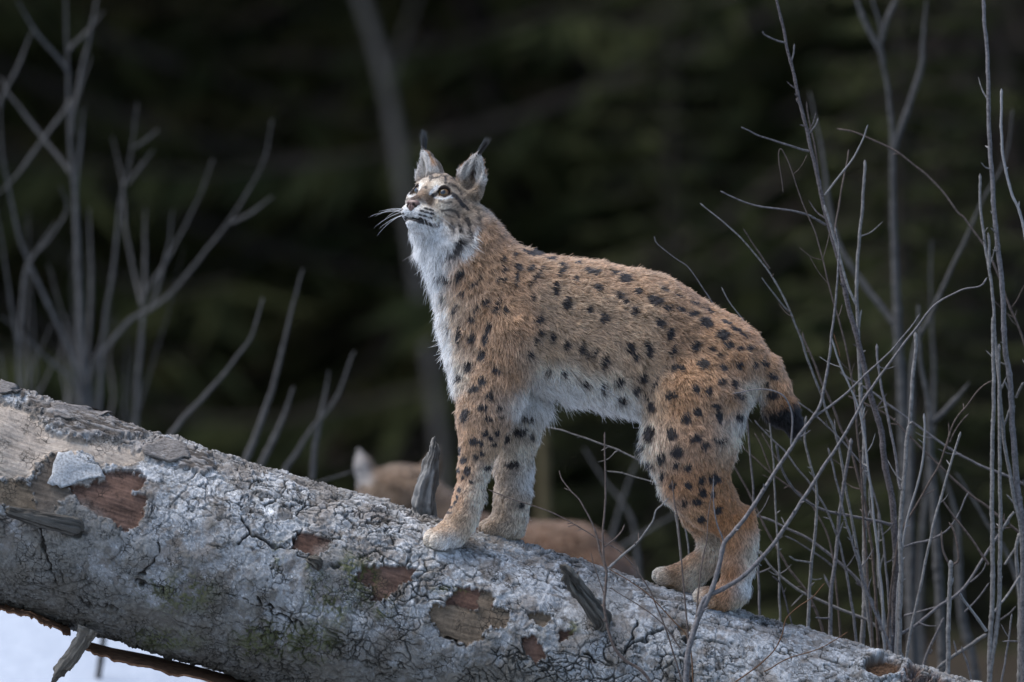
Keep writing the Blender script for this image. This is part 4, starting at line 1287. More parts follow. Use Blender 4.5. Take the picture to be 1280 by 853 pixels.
    # cracks inside the exposed inner bark
    inn = sstep(.0, .10, np.abs(fbm(q3 * 26, 91, 3)))
    setz(BAREWOOD)
    # dark shaggy plates along the ridge
    for pg in TOPPLATES:
        setz(pg); m = zone(pg, 3)
        sh = fbm(np.stack([s * 45, arc * 130, q3[:, 2] * 20], 1), 93, 4)
        lc = sstep(-.1, .5, sh)[:, None]
        col = col * (1 - m)[:, None] + (np.array((.085, .072, .062)) * (1 - lc) + np.array((.22, .205, .195)) * lc) * m[:, None]
        hgt = hgt * (1 - m) + (.0065 + sh * .0045 + n1 * .005) * m
    # shingle-like scales on the upper side
    sc = fbm(np.stack([s * 60, arc * 200, q3[:, 2] * 30], 1), 95, 3)
    tm = sstep(R(40), R(5), p) * sstep(R(-80), R(-20), p) * .9
    hgt += np.clip(sc, -.4, .8) * .0045 * tm
    col += (np.array((.07, .06, .052)) - col) * (tm * sstep(.0, -.5, sc) * .6)[:, None]
    # knots: rings folded round them
    for kx, ky, kr in KNOTS:
        d = np.hypot((px - kx), (py - ky)) + fbm(q3 * 45, 97, 2) * 4
        m = front * (1 - sstep(kr * .8, kr * 1.7, d))
        ring = np.sin(d * 1.35 + 2.2 * n2 + .8 * n3)
        hgt = hgt * (1 - .6 * m) + m * (.6 * (.005 * np.exp(-(d / kr) ** 2) + ring * .0008))
        col += (np.array((.18, .175, .165)) * (1 + .16 * ring + .4 * n3)[:, None] - col) * (m * .45)[:, None]
        hole = front * (1 - sstep(kr * .12, kr * .38, np.hypot((px - kx) * (.8 + .1 * np.sin(kx)), (py - ky) * 1.5) + wob * 1.1)) * (kr > 20)
        hgt -= hole * .010
        col += (np.array((.03, .027, .022)) - col) * (hole * .8)[:, None]
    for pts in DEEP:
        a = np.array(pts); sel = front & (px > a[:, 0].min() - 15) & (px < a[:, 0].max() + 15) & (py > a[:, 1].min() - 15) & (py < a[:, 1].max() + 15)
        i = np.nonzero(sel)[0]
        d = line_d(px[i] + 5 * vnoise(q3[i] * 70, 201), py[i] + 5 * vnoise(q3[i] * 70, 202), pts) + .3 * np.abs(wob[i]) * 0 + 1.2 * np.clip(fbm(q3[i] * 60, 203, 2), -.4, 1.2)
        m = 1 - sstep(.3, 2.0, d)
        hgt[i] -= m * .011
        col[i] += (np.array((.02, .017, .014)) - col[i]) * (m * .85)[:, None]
    # moss in the furrows
    for mx, my, rx, ry in MOSS:
        d = np.hypot((px - mx) / rx, (py - my) / ry)
        m = front * (1 - sstep(.4, 1.15, d + .35 * n2 + .2 * n3)) * sstep(-.35, .35, n2 + n3 + crack)
        col += (np.array((.062, .068, .022)) - col) * (m * .75)[:, None]
        hgt += m * .0015 * (1 + n3)
    # white fleck
    m = front * (1 - sstep(3, 7, np.hypot((px - 337) / 1.3, py - 635) + .5 * wob)); col += (np.array((.72, .72, .72)) - col) * m[:, None]
    # hollow knot and rotten end at the lower right
    d = np.hypot((px - 1102) / 26, (py - 832) / 13) + .08 * n2
    m = front * (1 - sstep(.75, 1.0, d)); rim = front * np.exp(-((d - 1.15) / .22) ** 2)
    hgt += rim * .009 - m * .016
    ringw = np.sin(d * 26 + 2 * n2)
    col = col * (1 - m)[:, None] + (np.array((.075, .042, .024)) * (1 + .25 * ringw)[:, None]) * m[:, None]
    rot = front * sstep(R(12), R(26), p + .25 * n2) * sstep(1122, 1152, px + 2 * wob)
    rot = np.clip(rot, 0, 1)
    hgt -= rot * (.030 + .014 * n2)
    rc = np.array((.036, .018, .016)) * (1 + .5 * grain + .3 * n2)[:, None]
    col = col * (1 - rot)[:, None] + np.clip(rc, .006, .2) * rot[:, None]
    edge = np.exp(-((rot - .35) / .22) ** 2) * (rot > .03)
    col += (np.array((.16, .075, .04)) - col) * (edge * .5)[:, None]
    col = np.clip(col, .008, .72)
    taper = 1.0 + .02 * np.clip(-s, 0, 2)
    rad = LR * taper + hgt - .001
    Pp = L0 + np.outer(s, LAX) + np.outer(-LR * np.ones(len(s)), LNR) + rad[:, None] * (np.outer(cph, LNR) + np.outer(-sph, np.array((0, 1, 0))))
    I, J = np.meshgrid(np.arange(ns - 1), np.arange(npn), indexing='ij')
    J2 = (J + 1) % npn
    Fq = np.stack([I * npn + J, I * npn + J2, (I + 1) * npn + J2, (I + 1) * npn + J], -1).reshape(-1, 4)
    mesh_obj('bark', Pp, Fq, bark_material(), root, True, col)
    # snapped ends: ragged discs
    for sgn, s_end in ((-1, ss[0]), (1, ss[-1])):
        rg = np.random.default_rng(3 + sgn)
        rings, seg = 7, 48
        vv = []; cc = []
        for i in range(rings):
            r = LR * taper[0 if sgn < 0 else -1] * .985 * i / (rings - 1)
            for j in range(seg):
                a = 2 * math.pi * j / seg
                out = (.03 * rg.random() if 0 < i < rings - 1 else 0)
                vv.append(L0 + LAX * (s_end + sgn * out) + LNR * (r * math.cos(a) - LR) + np.array((0, -r * math.sin(a), 0)))
                cc.append((.24 * (1 - .3 * rg.random()), .165, .10))
        ff = np.array([(i * seg + j, i * seg + (j + 1) % seg, (i + 1) * seg + (j + 1) % seg, (i + 1) * seg + j) for i in range(rings - 1) for j in range(seg)])
        mesh_obj('snapped_end', np.array(vv), ff if sgn > 0 else ff[:, ::-1].copy(), mat_attr('snapped_wood', .9, .2, .3, 120, .4), root, False, np.array(cc))
    build_stubs(root)
    build_flakes(root)
    return root

def knurl(path, radii, seed, nseg=48, sub=16, rough=.12, ridges=.22, splint=.35, tip='snap', col=(.10, .092, .082), col2=(.20, .185, .165), tw=0.0):
    """a broken, weathered branch stub: rings along a path, furrowed lengthwise"""
    path = np.array(path, float); n = len(path)
    t = np.linspace(0, n - 1, (n - 1) * sub + 1)
    c = np.stack([np.interp(t, np.arange(n), path[:, i]) for i in range(3)], 1)
    for _ in range(3): c[1:-1] = (c[:-2] + 2 * c[1:-1] + c[2:]) / 4
    r = np.interp(t, np.arange(n), radii)
    d = norm(np.gradient(c, axis=0))
    ref = np.array((0, 1.0, 0.13)); a = norm(np.cross(d, ref)); b = np.cross(d, a)
    th = np.linspace(0, 2 * math.pi, nseg, endpoint=False)
    V = []; Cc = []
    spike = 1 - splint * np.clip(.5 + .9 * fbm(np.stack([np.cos(th) * 1.6 + seed, np.sin(th) * 1.6, np.zeros(nseg)], 1), seed + 20, 3), 0, 1)
    for i in range(len(c)):
        thh = th + tw * i / len(c)
        prof = 1 + ridges * fbm(np.stack([np.cos(th) * 2.2 + seed, np.sin(th) * 2.2, np.full(nseg, i * .05)], 1), seed, 3)
        loc = rough * fbm(np.stack([np.cos(th) * 1.5, np.sin(th) * 1.5 + seed, np.full(nseg, i * .22)], 1), seed + 3, 3)
        fl_ = 1 - .22 * np.abs(np.sin(th + seed)); gr_ = .07 * np.sin(th * 13 + 2.5 * vnoise(np.stack([th * 2, np.full(nseg, i * .15), np.full(nseg, seed)], 1), seed)) 
        rr = r[i] * (prof * fl_ + loc + gr_) * np.clip((spike - i / len(c)) / .05 + .12, .12, 1)
        V.append(c[i] + np.outer(np.cos(thh) * rr, a[i]) + np.outer(np.sin(thh) * rr, b[i]))
        g = sstep(-.5, .6, (prof - 1) / max(ridges, .01) + fbm(np.stack([np.cos(th) * 5, np.sin(th) * 5, np.full(nseg, i * .07 + seed)], 1), seed + 8, 3))
        Cc.append(np.outer(1 - g, col) + np.outer(g, col2))
    m = len(c)
    F = [(i * nseg + j, i * nseg + (j + 1) % nseg, (i + 1) * nseg + (j + 1) % nseg, (i + 1) * nseg + j) for i in range(m - 1) for j in range(nseg)]
    V = np.concatenate(V); Cc = np.concatenate(Cc)
    rg = np.random.default_rng(seed)
    # ragged break
    last = V[-nseg:]; last += np.outer(rg.normal(0, .15, nseg) * r[-1], d[-1])
    V[-nseg:] = last
    V = np.concatenate([V, [c[-1] - d[-1] * r[-1] * .3]]); Cc = np.concatenate([Cc, [np.array(col) * .8]])
    F += [((m - 1) * nseg + j, (m - 1) * nseg + (j + 1) % nseg, len(V) - 1) for j in range(nseg)]
    return V, F, Cc

STUBM = None
def build_stubs(root):
    global STUBM
    STUBM = mat_attr('weathered_wood', .9, .2, .28, 700, .5)
    def stub(path, radii, seed, label, **k):
        V, F, Cc = knurl(path, radii, seed, **k)
        o = mesh_obj('branch_stub', V, F, STUBM, root, True, Cc)
        o['label'] = label
    # upright splinter behind the ridge, in front of the second animal
    stub([BA(529, 655, .03), BA(530, 625, .02), BA(537, 590, .015), BA(543, 566, .012), BA(544, 546, .012)], [.034, .029, .022, .016, .008], 5,
         'upright grey splintered stub beside the forepaw', ridges=.24, rough=.16, splint=.30, col=(.085, .08, .075), col2=(.19, .185, .178))
    p, nr, _, _ = log_at(750, 776)
    stub([p - nr * .03, p + nr * .012, BA(728, 742, p[1] - .05), BA(712, 722, p[1] - .075), BA(699, 705, p[1] - .085)], [.030, .024, .018, .017, .013], 9,
         'dark furrowed stub leaning to the left', ridges=.30, rough=.20, col=(.045, .040, .034), col2=(.125, .115, .10))
    p, nr, _, _ = log_at(96, 656)
    stub([p - nr * .03, p + nr * .02, BA(62, 649, p[1] - .055), BA(36, 642, p[1] - .065), BA(14, 636, p[1] - .07)], [.025, .022, .019, .016, .012], 13,
         'dark rounded stub pointing to the left', ridges=.12, rough=.10, splint=.0, col=(.028, .025, .021), col2=(.085, .078, .068))
    stub([BA(112, 786, -.11), BA(106, 800, -.115), BA(92, 820, -.125), BA(78, 836, -.13), BA(66, 852, -.135)], [.026, .023, .022, .020, .012], 17,
         'broken pale brown stub hanging from the underside', ridges=.20, rough=.14, col=(.10, .085, .068), col2=(.24, .205, .165))
    p, nr, _, _ = log_at(396, 702)
    stub([p - nr * .02, p + nr * .010, p + nr * .014 + np.array((-.02, 0, .006))], [.020, .017, .008], 23,
         'short dark stump in the mossy knot', ridges=.25, rough=.25, col=(.03, .026, .022), col2=(.085, .078, .066))

def flake(outline, depth, thick, curl, seed, lift=.004, wave=.004):
    """a loose plate of bark: a thick curved sheet lying on the log, outline in pixels"""
    o = np.array(outline, float); c = o.mean(0)
    rg = np.random.default_rng(seed)
    dense = []
    for i in range(len(o)):
        a, b = o[i], o[(i + 1) % len(o)]
        k = max(2, int(np.hypot(*(b - a)) / 6))
        for j in range(k): dense.append(a + (b - a) * j / k + rg.normal(0, 1.1, 2))
    dense = np.array(dense); n = len(dense); rings = 6
    top = []; bot = []
    for i in range(rings):
        f = 1 - i / rings
        for q in dense:
            x, y = c + (q - c) * f
            p, nr, s, ph = log_at(x, y)
            w = wave * float(fbm(np.array([[x * .05, y * .05, seed]]), seed, 3)[0])
            up = lift + curl * f ** 3 + w
            top.append(p + nr * (up + thick) + np.array((0, -depth, 0))); bot.append(p + nr * up + np.array((0, -depth, 0)))
    p, nr, _, _ = log_at(*c)
    top.append(p + nr * (lift + thick)); bot.append(p + nr * lift)
    V = np.array(top + bot); m = len(top)
    F = []
    for i in range(rings - 1):
        for j in range(n):
            a, b, c_, d = i * n + j, i * n + (j + 1) % n, (i + 1) * n + (j + 1) % n, (i + 1) * n + j
            F.append((a, b, c_, d)); F.append((m + d, m + c_, m + b, m + a))
    for j in range(n):
        F.append(((rings - 1) * n + j, (rings - 1) * n + (j + 1) % n, m - 1)); F.append((m + (rings - 1) * n + (j + 1) % n, m + (rings - 1) * n + j, 2 * m - 1))
        F.append((j, m + j, m + (j + 1) % n, (j + 1) % n))
    return V, F

def build_flakes(root):
    grey = mat_noise('lichened_flake', (.16, .16, .16), (.40, .415, .43), 190, .92, .2, .6)
    dk = mat_noise('dark_bark_flake', (.055, .046, .040), (.20, .185, .175), 110, .92, .2, .8, (1, 1, 2.5))
    red = mat_noise('inner_bark', (.075, .036, .022), (.22, .115, .062), 60, .9, .2, .5, (.5, 1, 3))
    def fl(z, name, m, label, **k):
        V, F = flake(z, **k)
        o = mesh_obj(name, V, F, m, root, True); o['label'] = label
    fl(z6([(160,232),(205,226),(235,258),(272,265),(290,292),(232,300),(180,322),(138,312),(150,272)]), 'bark_flake', grey, 'pale grey flake left on the brown patch', depth=0, thick=.005, curl=.002, seed=3, lift=-.004)
    fl(z6([(140,108),(200,112),(262,112),(300,135),(250,150),(190,148),(150,140)]), 'bark_flake', dk, 'dark curled plate on the ridge', depth=0, thick=.004, curl=.005, seed=4, lift=.004)
    fl(z6([(0,46),(40,58),(60,72),(20,80),(0,76)]), 'bark_flake', dk, 'small dark plate on the ridge at the left end', depth=0, thick=.004, curl=.004, seed=5, lift=.004)
    fl(z6([(385,222),(440,200),(500,215),(520,250),(460,258),(400,242)]), 'bark_flake', dk, 'shaggy grey plate below the ridge', depth=0, thick=.005, curl=.003, seed=6, lift=.003)
    # loose strips of bark hanging along the underside
    def strip(pts, y0, wid, thick, seed, label, droop):
        rg = np.random.default_rng(seed)
        pts = np.array(pts, float); t = np.linspace(0, len(pts) - 1, 70)
        cx = np.interp(t, np.arange(len(pts)), pts[:, 0]); cy = np.interp(t, np.arange(len(pts)), pts[:, 1])
        V = []
        K = 7
        for i in range(70):
            e = math.sin(math.pi * i / 69) ** .35
            for k in range(K):
                f = k / (K - 1)
                rag = 2.6 * float(fbm(np.array([[i * .33, seed, 0.]]), seed, 3)[0]) * (k == 0)
                p = BA(cx[i], cy[i] + droop * e * (1 - f) - 5 * f + rag, y0 + wid * (f - .3) * e + .006 * math.sin(i * .2 + f * 3))
                V.append(p)
        V = np.array(V); n = len(V); up = np.array((0, 0, thick))
        V = np.concatenate([V, V + up])
        F = []
        for i in range(69):
            for k in range(K - 1):
                a, b, c, d = i * K + k, i * K + k + 1, (i + 1) * K + k + 1, (i + 1) * K + k
                F.append((a, d, c, b)); F.append((n + a, n + b, n + c, n + d))
            F.append((i * K, n + i * K, n + (i + 1) * K, (i + 1) * K)); F.append((i * K + K - 1, (i + 1) * K + K - 1, n + (i + 1) * K + K - 1, n + i * K + K - 1))
        for i in (0, 69):
            for k in range(K - 1):
                a, b = i * K + k, i * K + k + 1
                F.append((a, b, n + b, n + a))
        o = mesh_obj('bark_strip', V, F, red, root, False); o['label'] = label
    strip([(8,762),(40,766),(66,778),(90,793)], -.09, .14, .004, 2, 'short reddish bark strip hanging under the left end', 5)
    strip([(-60,740),(0,757),(40,763),(85,787)], -.05, .14, .004, 3, 'reddish bark strip against the underside at the left', 4)
    strip([(104,808),(140,818),(190,828),(240,840),(300,856),(360,880)], -.06, .16, .005, 4, 'long reddish bark strip hanging along the underside', 8)

LOG = build_log()
# ------------------------------------------------------------------ saplings and bare shrubs
bark_violet = mat_noise('violet_grey_twig_bark', (0.057, 0.050, 0.051), (0.186, 0.174, 0.176), 150, .7, .3, .5, dist=.0006)
bark_grey = mat_noise('grey_twig_bark', (0.080, 0.072, 0.068), (0.235, 0.224, 0.216), 140, .75, .3, .5, dist=.0006)
bark_brown = mat_noise('brown_twig_bark', (0.040, 0.028, 0.023), (0.130, 0.098, 0.082), 150, .7, .3, .5, dist=.0006)
bark_dark = mat_noise('dark_speckled_bark', (0.024, 0.018, 0.019), (0.150, 0.132, 0.132), 260, .8, .25, .6, dist=.0008)
bark_pale = mat_noise('pale_twig_bark', (0.149, 0.140, 0.136), (0.285, 0.279, 0.282), 420, .7, .3, .4, dist=.0006)
bark_orange = mat_noise('orange_brown_twig', (0.066, 0.030, 0.014), (0.143, 0.072, 0.033), 420, .7, .3, .4, dist=.0006)
TW = dict(v=bark_violet, g=bark_grey, b=bark_brown, d=bark_dark, p=bark_pale, o=bark_orange)
TRNG = np.random.default_rng(909)

def spline(p, step):
    p = np.array(p, float)
    P0 = np.concatenate([[2 * p[0] - p[1]], p, [2 * p[-1] - p[-2]]])
    out = []
    for i in range(1, len(P0) - 2):
        a, b, c, d = P0[i - 1], P0[i], P0[i + 1], P0[i + 2]
        n = max(2, int(np.linalg.norm(c - b) / step))
        t = np.linspace(0, 1, n, endpoint=False)[:, None]
        out.append(.5 * ((2 * b) + (c - a) * t + (2 * a - 5 * b + 4 * c - d) * t ** 2 + (3 * b - a - 3 * c + d) * t ** 3))
    out.append(p[-1:])
    return np.concatenate(out)

def twig_mesh(pts, y0, y1, w0, w1, ground=False, nseg=7, bud=True, step=.006, jitter=1.0):
    """pts tip..base or base..tip in photo pixels; depth runs y0 -> y1, width (pixels) w0 -> w1"""
    n = len(pts)
    ys = np.linspace(y0, y1, n)
    p = [W(a, b, yy) for (a, b), yy in zip(pts, ys)]
    if ground:
        z = float(ground_z(np.array([p[-1][0]]), np.array([y1]))[0]) - .03
        q = p[-1]; dx = (p[-1][0] - p[-2][0]) / max(abs(p[-1][2] - p[-2][2]), .02)
        L = q[2] - z
        if L > .05:
            p.append(np.array((q[0] + np.clip(dx, -.5, .5) * L * .35, y1, q[2] - L * .5)))
            p.append(np.array((q[0] + np.clip(dx, -.5, .5) * L * .5, y1, z)))
    c = spline(p, step)
    m = len(c); s = np.concatenate([[0], np.cumsum(np.linalg.norm(np.diff(c, axis=0), axis=1))])
    k = (DIST + (y0 + y1) / 2) / DIST * PX * .5
    f = s / s[-1]
    r = (w0 + (w1 - w0) * f) * k
    if y0 > 2.0: r = r * (.35 + .65 * np.minimum(1, f / .45))
    # nodes: small swellings and kinks
    sd = float(TRNG.random() * 100)
    node = np.zeros(m)
    pos = TRNG.random() * .03
    while pos < s[-1]:
        node += np.exp(-((s - pos) / .0035) ** 2) * (.18 + .35 * TRNG.random())
        pos += .022 + .045 * TRNG.random()
    r = r * (1 + node * .55)
    q1 = np.stack([s * 9 + sd, np.zeros(m), np.zeros(m)], 1)
    kn = np.stack([vnoise(q1, 3), vnoise(q1 + 40, 4), vnoise(q1 + 80, 5)], 1) + .5 * np.stack([vnoise(q1 * 3.3, 6), vnoise(q1 * 3.3 + 40, 7), vnoise(q1 * 3.3 + 80, 8)], 1)
    env = np.minimum(1, s / .02)[:, None] * (np.minimum(1, (s[-1] - s) / .02)[:, None] if not ground else 1)
    c = c + kn * .0020 * jitter * env
    if bud:
        e = np.exp(-((s - .006) / .004) ** 2); r = r * (1 + .7 * e); r[0] *= .25
        if m > 2: r[1] = r[1] * .7
    return tube(c, r, nseg, False)

def plant(name, label, cat, mat, y, stems, group=None, thick=1.0):
    """stems: list of (part name, points tip->base, width tip, width base, ground?, dy tip, dy base)"""
    first = stems[0]
    bx = W(*first[1][-1], y)
    if abs(y) < 1.0:                       # short spurs and side shoots on the stems in focus
        extra = []
        for st in stems:
            if st[0] not in ('stem', 'branch'): continue
            pts = np.array(st[1], float)
            pts = pts[(pts[:, 1] > 5) & (pts[:, 1] < 815)]
            if len(pts) < 3: continue
            seg = np.concatenate([[0], np.cumsum(np.hypot(*np.diff(pts, axis=0).T))])
            L = seg[-1]
            for _ in range(int(TRNG.poisson(L / 95))):
                d = TRNG.uniform(.08, .95) * L
                q = np.array((np.interp(d, seg, pts[:, 0]), np.interp(d, seg, pts[:, 1])))
                q2 = np.array((np.interp(max(d - 6, 0), seg, pts[:, 0]), np.interp(max(d - 6, 0), seg, pts[:, 1])))
                t = q2 - q; t = t / max(np.hypot(*t), 1e-6)
                an = TRNG.choice((-1, 1)) * TRNG.uniform(.45, 1.15)
                t = np.array((t[0] * math.cos(an) - t[1] * math.sin(an), t[0] * math.sin(an) + t[1] * math.cos(an)))
                ln = TRNG.uniform(4, 11) if TRNG.random() < .72 else TRNG.uniform(14, 34)
                w = st[2] + (st[3] - st[2]) * d / L
                b2 = np.array((0, -ln * .22)) if ln > 12 else np.zeros(2)
                dd = st[5] + (st[6] - st[5]) * d / L
                extra.append(('spur' if ln < 12 else 'twig', [tuple(q + t * ln + b2), tuple(q + t * ln * .5), tuple(q)], .9 if ln < 12 else .8, min(2.6, w * .5), False, dd + TRNG.uniform(-.02, .02), dd))
        stems = list(stems) + extra
    root = tag(empty(name, (bx[0], y + first[6], float(ground_z(np.array([bx[0]]), np.array([y]))[0]))), label, cat, group)
    for nm, pts, w0, w1, g, d0, d1, *mk in stems:
        V, F = twig_mesh(pts, y + d0, y + d1, w0 * thick, w1 * thick, g)
        mesh_obj(nm, V, F, TW[mk[0]] if mk else mat, root)
    return root

def S(pts, w0, w1, d0=0.0, d1=0.0, *mk): return ('stem', pts, w0, w1, True, d0, d1, *mk)
def T(pts, w0, w1, d0=0.0, d1=0.0, *mk): return ('twig', pts, w0, w1, False, d0, d1, *mk)

# ---- right of the lynx, in focus
plant('sapling', 'tall dark-barked sapling leaning left, with long side twigs reaching towards the lynx', 'sapling', bark_dark, .35, [
 S([(964,-30),(970,0),(977,28),(983,59),(989,81),(997,116),(1007,156),(1013,187),(1021,219),(1030,256),(1044,308),(1052,345),(1060,381),(1070,413),(1079,453),(1085,481),(1090,502),(1098,528),(1102,545),(1106,586),(1114,622),(1117,655),(1119,690),(1118,742),(1118,800),(1117,850)], 3.0, 11, 0, 0),
 T([(953,39),(957,43),(970,49),(983,54)], 1.8, 2.4, -.06, 0, 'v'), T([(993,55),(992,62),(989,78)], 1.8, 2.3, 0, 0, 'v'), T([(995,123),(997,126),(1000,131)], 2, 2.5),
 T([(1023,147),(1020,157),(1011,168)], 1.6, 2.2, 0, 0, 'v'), T([(926,159),(950,170),(983,181),(1011,189)], 1.6, 2.8, -.12, 0, 'v'),
 T([(1085,156),(1079,175),(1064,201),(1045,224),(1031,244)], 1.8, 2.8, -.1, 0, 'p'), T([(900,239),(940,255),(980,262),(1010,270),(1032,281)], 1.8, 3.0, -.12, 0, 'v'),
 T([(1008,127),(1011,146),(1017,180),(1021,205),(1024,232)], 1.6, 2.6, 0, 0, 'b'), T([(1061,187),(1053,225),(1048,258),(1044,285),(1043,304)], 1.6, 2.4, .05, 0, 'b'),
 T([(1030,256),(1040,290),(1050,325),(1060,358),(1070,381)], 3.0, 3.4, -.02, -.03, 'g'),
 T([(970,555),(973,571),(982,594),(1002,620),(1031,637),(1064,645),(1100,653),(1116,657)], 2.6, 4.2, -.1, 0, 'v')])
plant('sapling', 'straight grey sapling with a snapped top, beside the leaning dark one', 'sapling', bark_grey, .42, [
 S([(1081,200),(1079,235),(1077,266),(1075,282),(1074,306),(1072,330),(1072,381),(1073,409),(1074,436),(1076,494),(1078,530),(1080,556),(1079,606),(1081,680),(1080,742),(1078,800)], 3.4, 7.5),
 T([(1077,387),(1075,400),(1073,420)], 1.6, 2.2, 0, 0, 'p')])
plant('sapling', 'thin reddish twig with a hooked drooping tip', 'sapling', bark_brown, .30, [
 S([(979,241),(976,215),(974,193),(977,187),(982,196),(988,209),(999,240),(1008,266),(1019,291),(1027,322),(1034,352),(1041,376),(1051,409),(1060,453),(1064,477),(1068,497),(1074,560),(1082,680),(1090,800)], 1.0, 4.2)])
plant('sapling', 'two-pronged brown stem rising just behind the tail', 'sapling', bark_brown, .22, [
 S([(875,254),(903,277),(922,294),(941,315),(962,341),(980,371),(994,402),(1002,423),(1011,453),(1021,479),(1027,495),(1034,517),(1043,538),(1050,570),(1060,620),(1074,700),(1090,810)], 1.6, 5.2, 0, .1, 'g'),
 T([(929,286),(943,308),(962,336)], 1.5, 2.5, 0, 0.03), T([(952,347),(969,369),(986,390)], 1.4, 2.4, -.03, 0.04, 'g')])
plant('sapling', 'plain brown stem close beside the two-pronged one', 'sapling', bark_brown, .38, [
 S([(1003,415),(1007,427),(1018,453),(1027,477),(1036,497),(1043,512),(1052,538),(1062,556),(1072,590),(1085,650),(1092,720),(1098,815)], 2.4, 5.0)])
plant('sapling', 'thin curved twig tip above the hips of the lynx', 'twig', bark_violet, .32, [
 S([(818,295),(822,306),(847,325),(861,336),(882,366),(897,393),(915,430),(930,500),(940,600),(950,760)], 1.0, 4.0)])
plant('sapling', 'short thin twig tip above the rump of the lynx', 'twig', bark_grey, .30, [
 S([(902,359),(912,378),(930,402),(941,423),(955,470),(965,560),(970,640),(975,780)], 1.4, 3.6)])
plant('sapling', 'white lit crooked twig right of the black tail tip', 'twig', bark_pale, .25, [  # the light on this twig is put into its pale bark colour
 S([(1038,421),(1044,440),(1051,459),(1061,481),(1072,507),(1080,540),(1090,620),(1100,720),(1105,815)], 2.2, 4.5),
 T([(1042,417),(1045,428),(1050,446)], 1.0, 1.4, 0, 0, 'o')])
plant('sapling', 'thick grey stem at the right edge with smaller stems joined to it', 'sapling', bark_grey, .30, [
 S([(1229,-30),(1230,0),(1232,47),(1235,94),(1236,156),(1239,203),(1242,266),(1246,301),(1251,341),(1254,390),(1258,440),(1262,461),(1265,489),(1266,527),(1269,556),(1272,606),(1277,647),(1279,690),(1279,760),(1280,853)], 4.2, 10, 0, 0, 'v'),
 S([(1225,217),(1225,250),(1231,296),(1235,322),(1239,353),(1242,381),(1245,430),(1248,460),(1250,480),(1252,510),(1255,545),(1259,573),(1264,606),(1269,632),(1276,665),(1278,720)], 3.2, 6.5, -.02, 0),
 T([(1235,291),(1236,303),(1236,318),(1237,335)], 3.2, 4.2, -.02, -.02), T([(1280,478),(1275,485),(1270,497)], 3, 3.6, -.03, 0), T([(1255,475),(1260,487),(1264,498)], 2.4, 3, 0, 0),
 T([(1262,510),(1259,522),(1255,532)], 2.2, 3.0), T([(1258,618),(1263,624),(1269,630)], 2.0, 2.6)])
plant('sapling', 'smooth grey stem left of the thick one at the right edge', 'sapling', bark_grey, .26, [
 S([(1242,395),(1242,420),(1242,469),(1241,512),(1240,543),(1240,589),(1240,630),(1241,680),(1240,742),(1239,787),(1238,826),(1236,870)], 4.2, 7.5),
 S([(1249,430),(1250,480),(1250,540),(1250,589),(1251,638),(1251,680),(1250,709),(1247,775),(1243,805),(1238,845)], 3.8, 7.0, .03, 0),
 T([(1174,620),(1180,628),(1195,648),(1218,678),(1236,706)], 2.2, 3.4, .0, 0, 'b'), T([(1200,742),(1204,749),(1219,768),(1233,789)], 3.2, 4.2, -.04, 0, 'p'), T([(1254,660),(1262,648),(1268,640)], 3, 3.4, 0, 0)])
plant('sapling', 'pale curved twig with a bud tip near the upper right corner', 'twig', bark_pale, .28, [
 S([(1252,111),(1252,141),(1253,181),(1258,216),(1266,244),(1275,266),(1284,310),(1290,400),(1292,600),(1292,800)], 3.2, 5.0)])
plant('sapling', 'long arching brown twig crossing the right side behind the saplings', 'twig', bark_brown, .5, [
 S([(1046,161),(1067,166),(1080,171),(1117,187),(1142,206),(1171,233),(1197,266),(1206,273),(1230,306),(1246,341),(1260,376),(1280,427),(1300,500),(1306,650),(1308,800)], 2.0, 4.2)])
plant('sapling', 'grey stem with a blunt snapped top and a side fork', 'sapling', bark_grey, .24, [
 S([(1144,415),(1145,433),(1142,461),(1139,499),(1136,532),(1133,550),(1131,589),(1128,619),(1125,655),(1125,693),(1126,742),(1125,800),(1124,850)], 4.4, 7.5),
 T([(1096,430),(1097,450),(1101,482),(1107,512),(1113,538),(1119,573),(1123,602),(1126,612)], 2.8, 3.8, .03, 0, 'v'), T([(1139,474),(1138,485),(1139,496)], 2, 2.4)])
plant('sapling', 'straight pale rod leaning right among the saplings', 'sapling', bark_grey, .20, [
 S([(1201,540),(1193,565),(1185,594),(1177,622),(1167,652),(1162,676),(1154,717),(1146,758),(1141,780),(1134,815)], 2.8, 4.6)])
plant('sapling', 'dark brown twig with a forked rusty tip', 'twig', bark_brown, .33, [
 S([(1240,476),(1224,489),(1208,509),(1195,525),(1185,548),(1182,558),(1175,579),(1162,602),(1146,633),(1129,661),(1120,690),(1112,760),(1110,815)], 1.6, 4.6, 0, 0),
 T([(1211,517),(1198,533),(1187,553)], 1.4, 2.2), T([(1186,528),(1186,545),(1183,560)], 1.2, 2.2), T([(1189,536),(1186,548),(1182,562)], 1.2, 2, 0, 0)])
plant('sapling', 'short pale curved twig beside the snapped grey stem', 'twig', bark_pale, .3, [
 S([(1155,517),(1156,540),(1154,568),(1147,602),(1137,637),(1130,670),(1122,740),(1120,815)], 2.6, 3.4)])
plant('sapling', 'upper of two long grey stems slanting down to the right edge', 'sapling', bark_violet, .55, [
 S([(1050,465),(1065,475),(1090,490),(1113,508),(1139,527),(1164,545),(1180,556),(1195,565),(1219,578),(1244,589),(1280,606),(1340,650),(1370,760)], 2.0, 6.0)])
plant('sapling', 'lower of two long grey stems slanting down to the right edge', 'sapling', bark_brown, .50, [
 S([(1060,495),(1080,504),(1113,522),(1135,543),(1172,579),(1195,601),(1214,619),(1236,635),(1273,665),(1310,700),(1330,790)], 2.0, 5.0)])
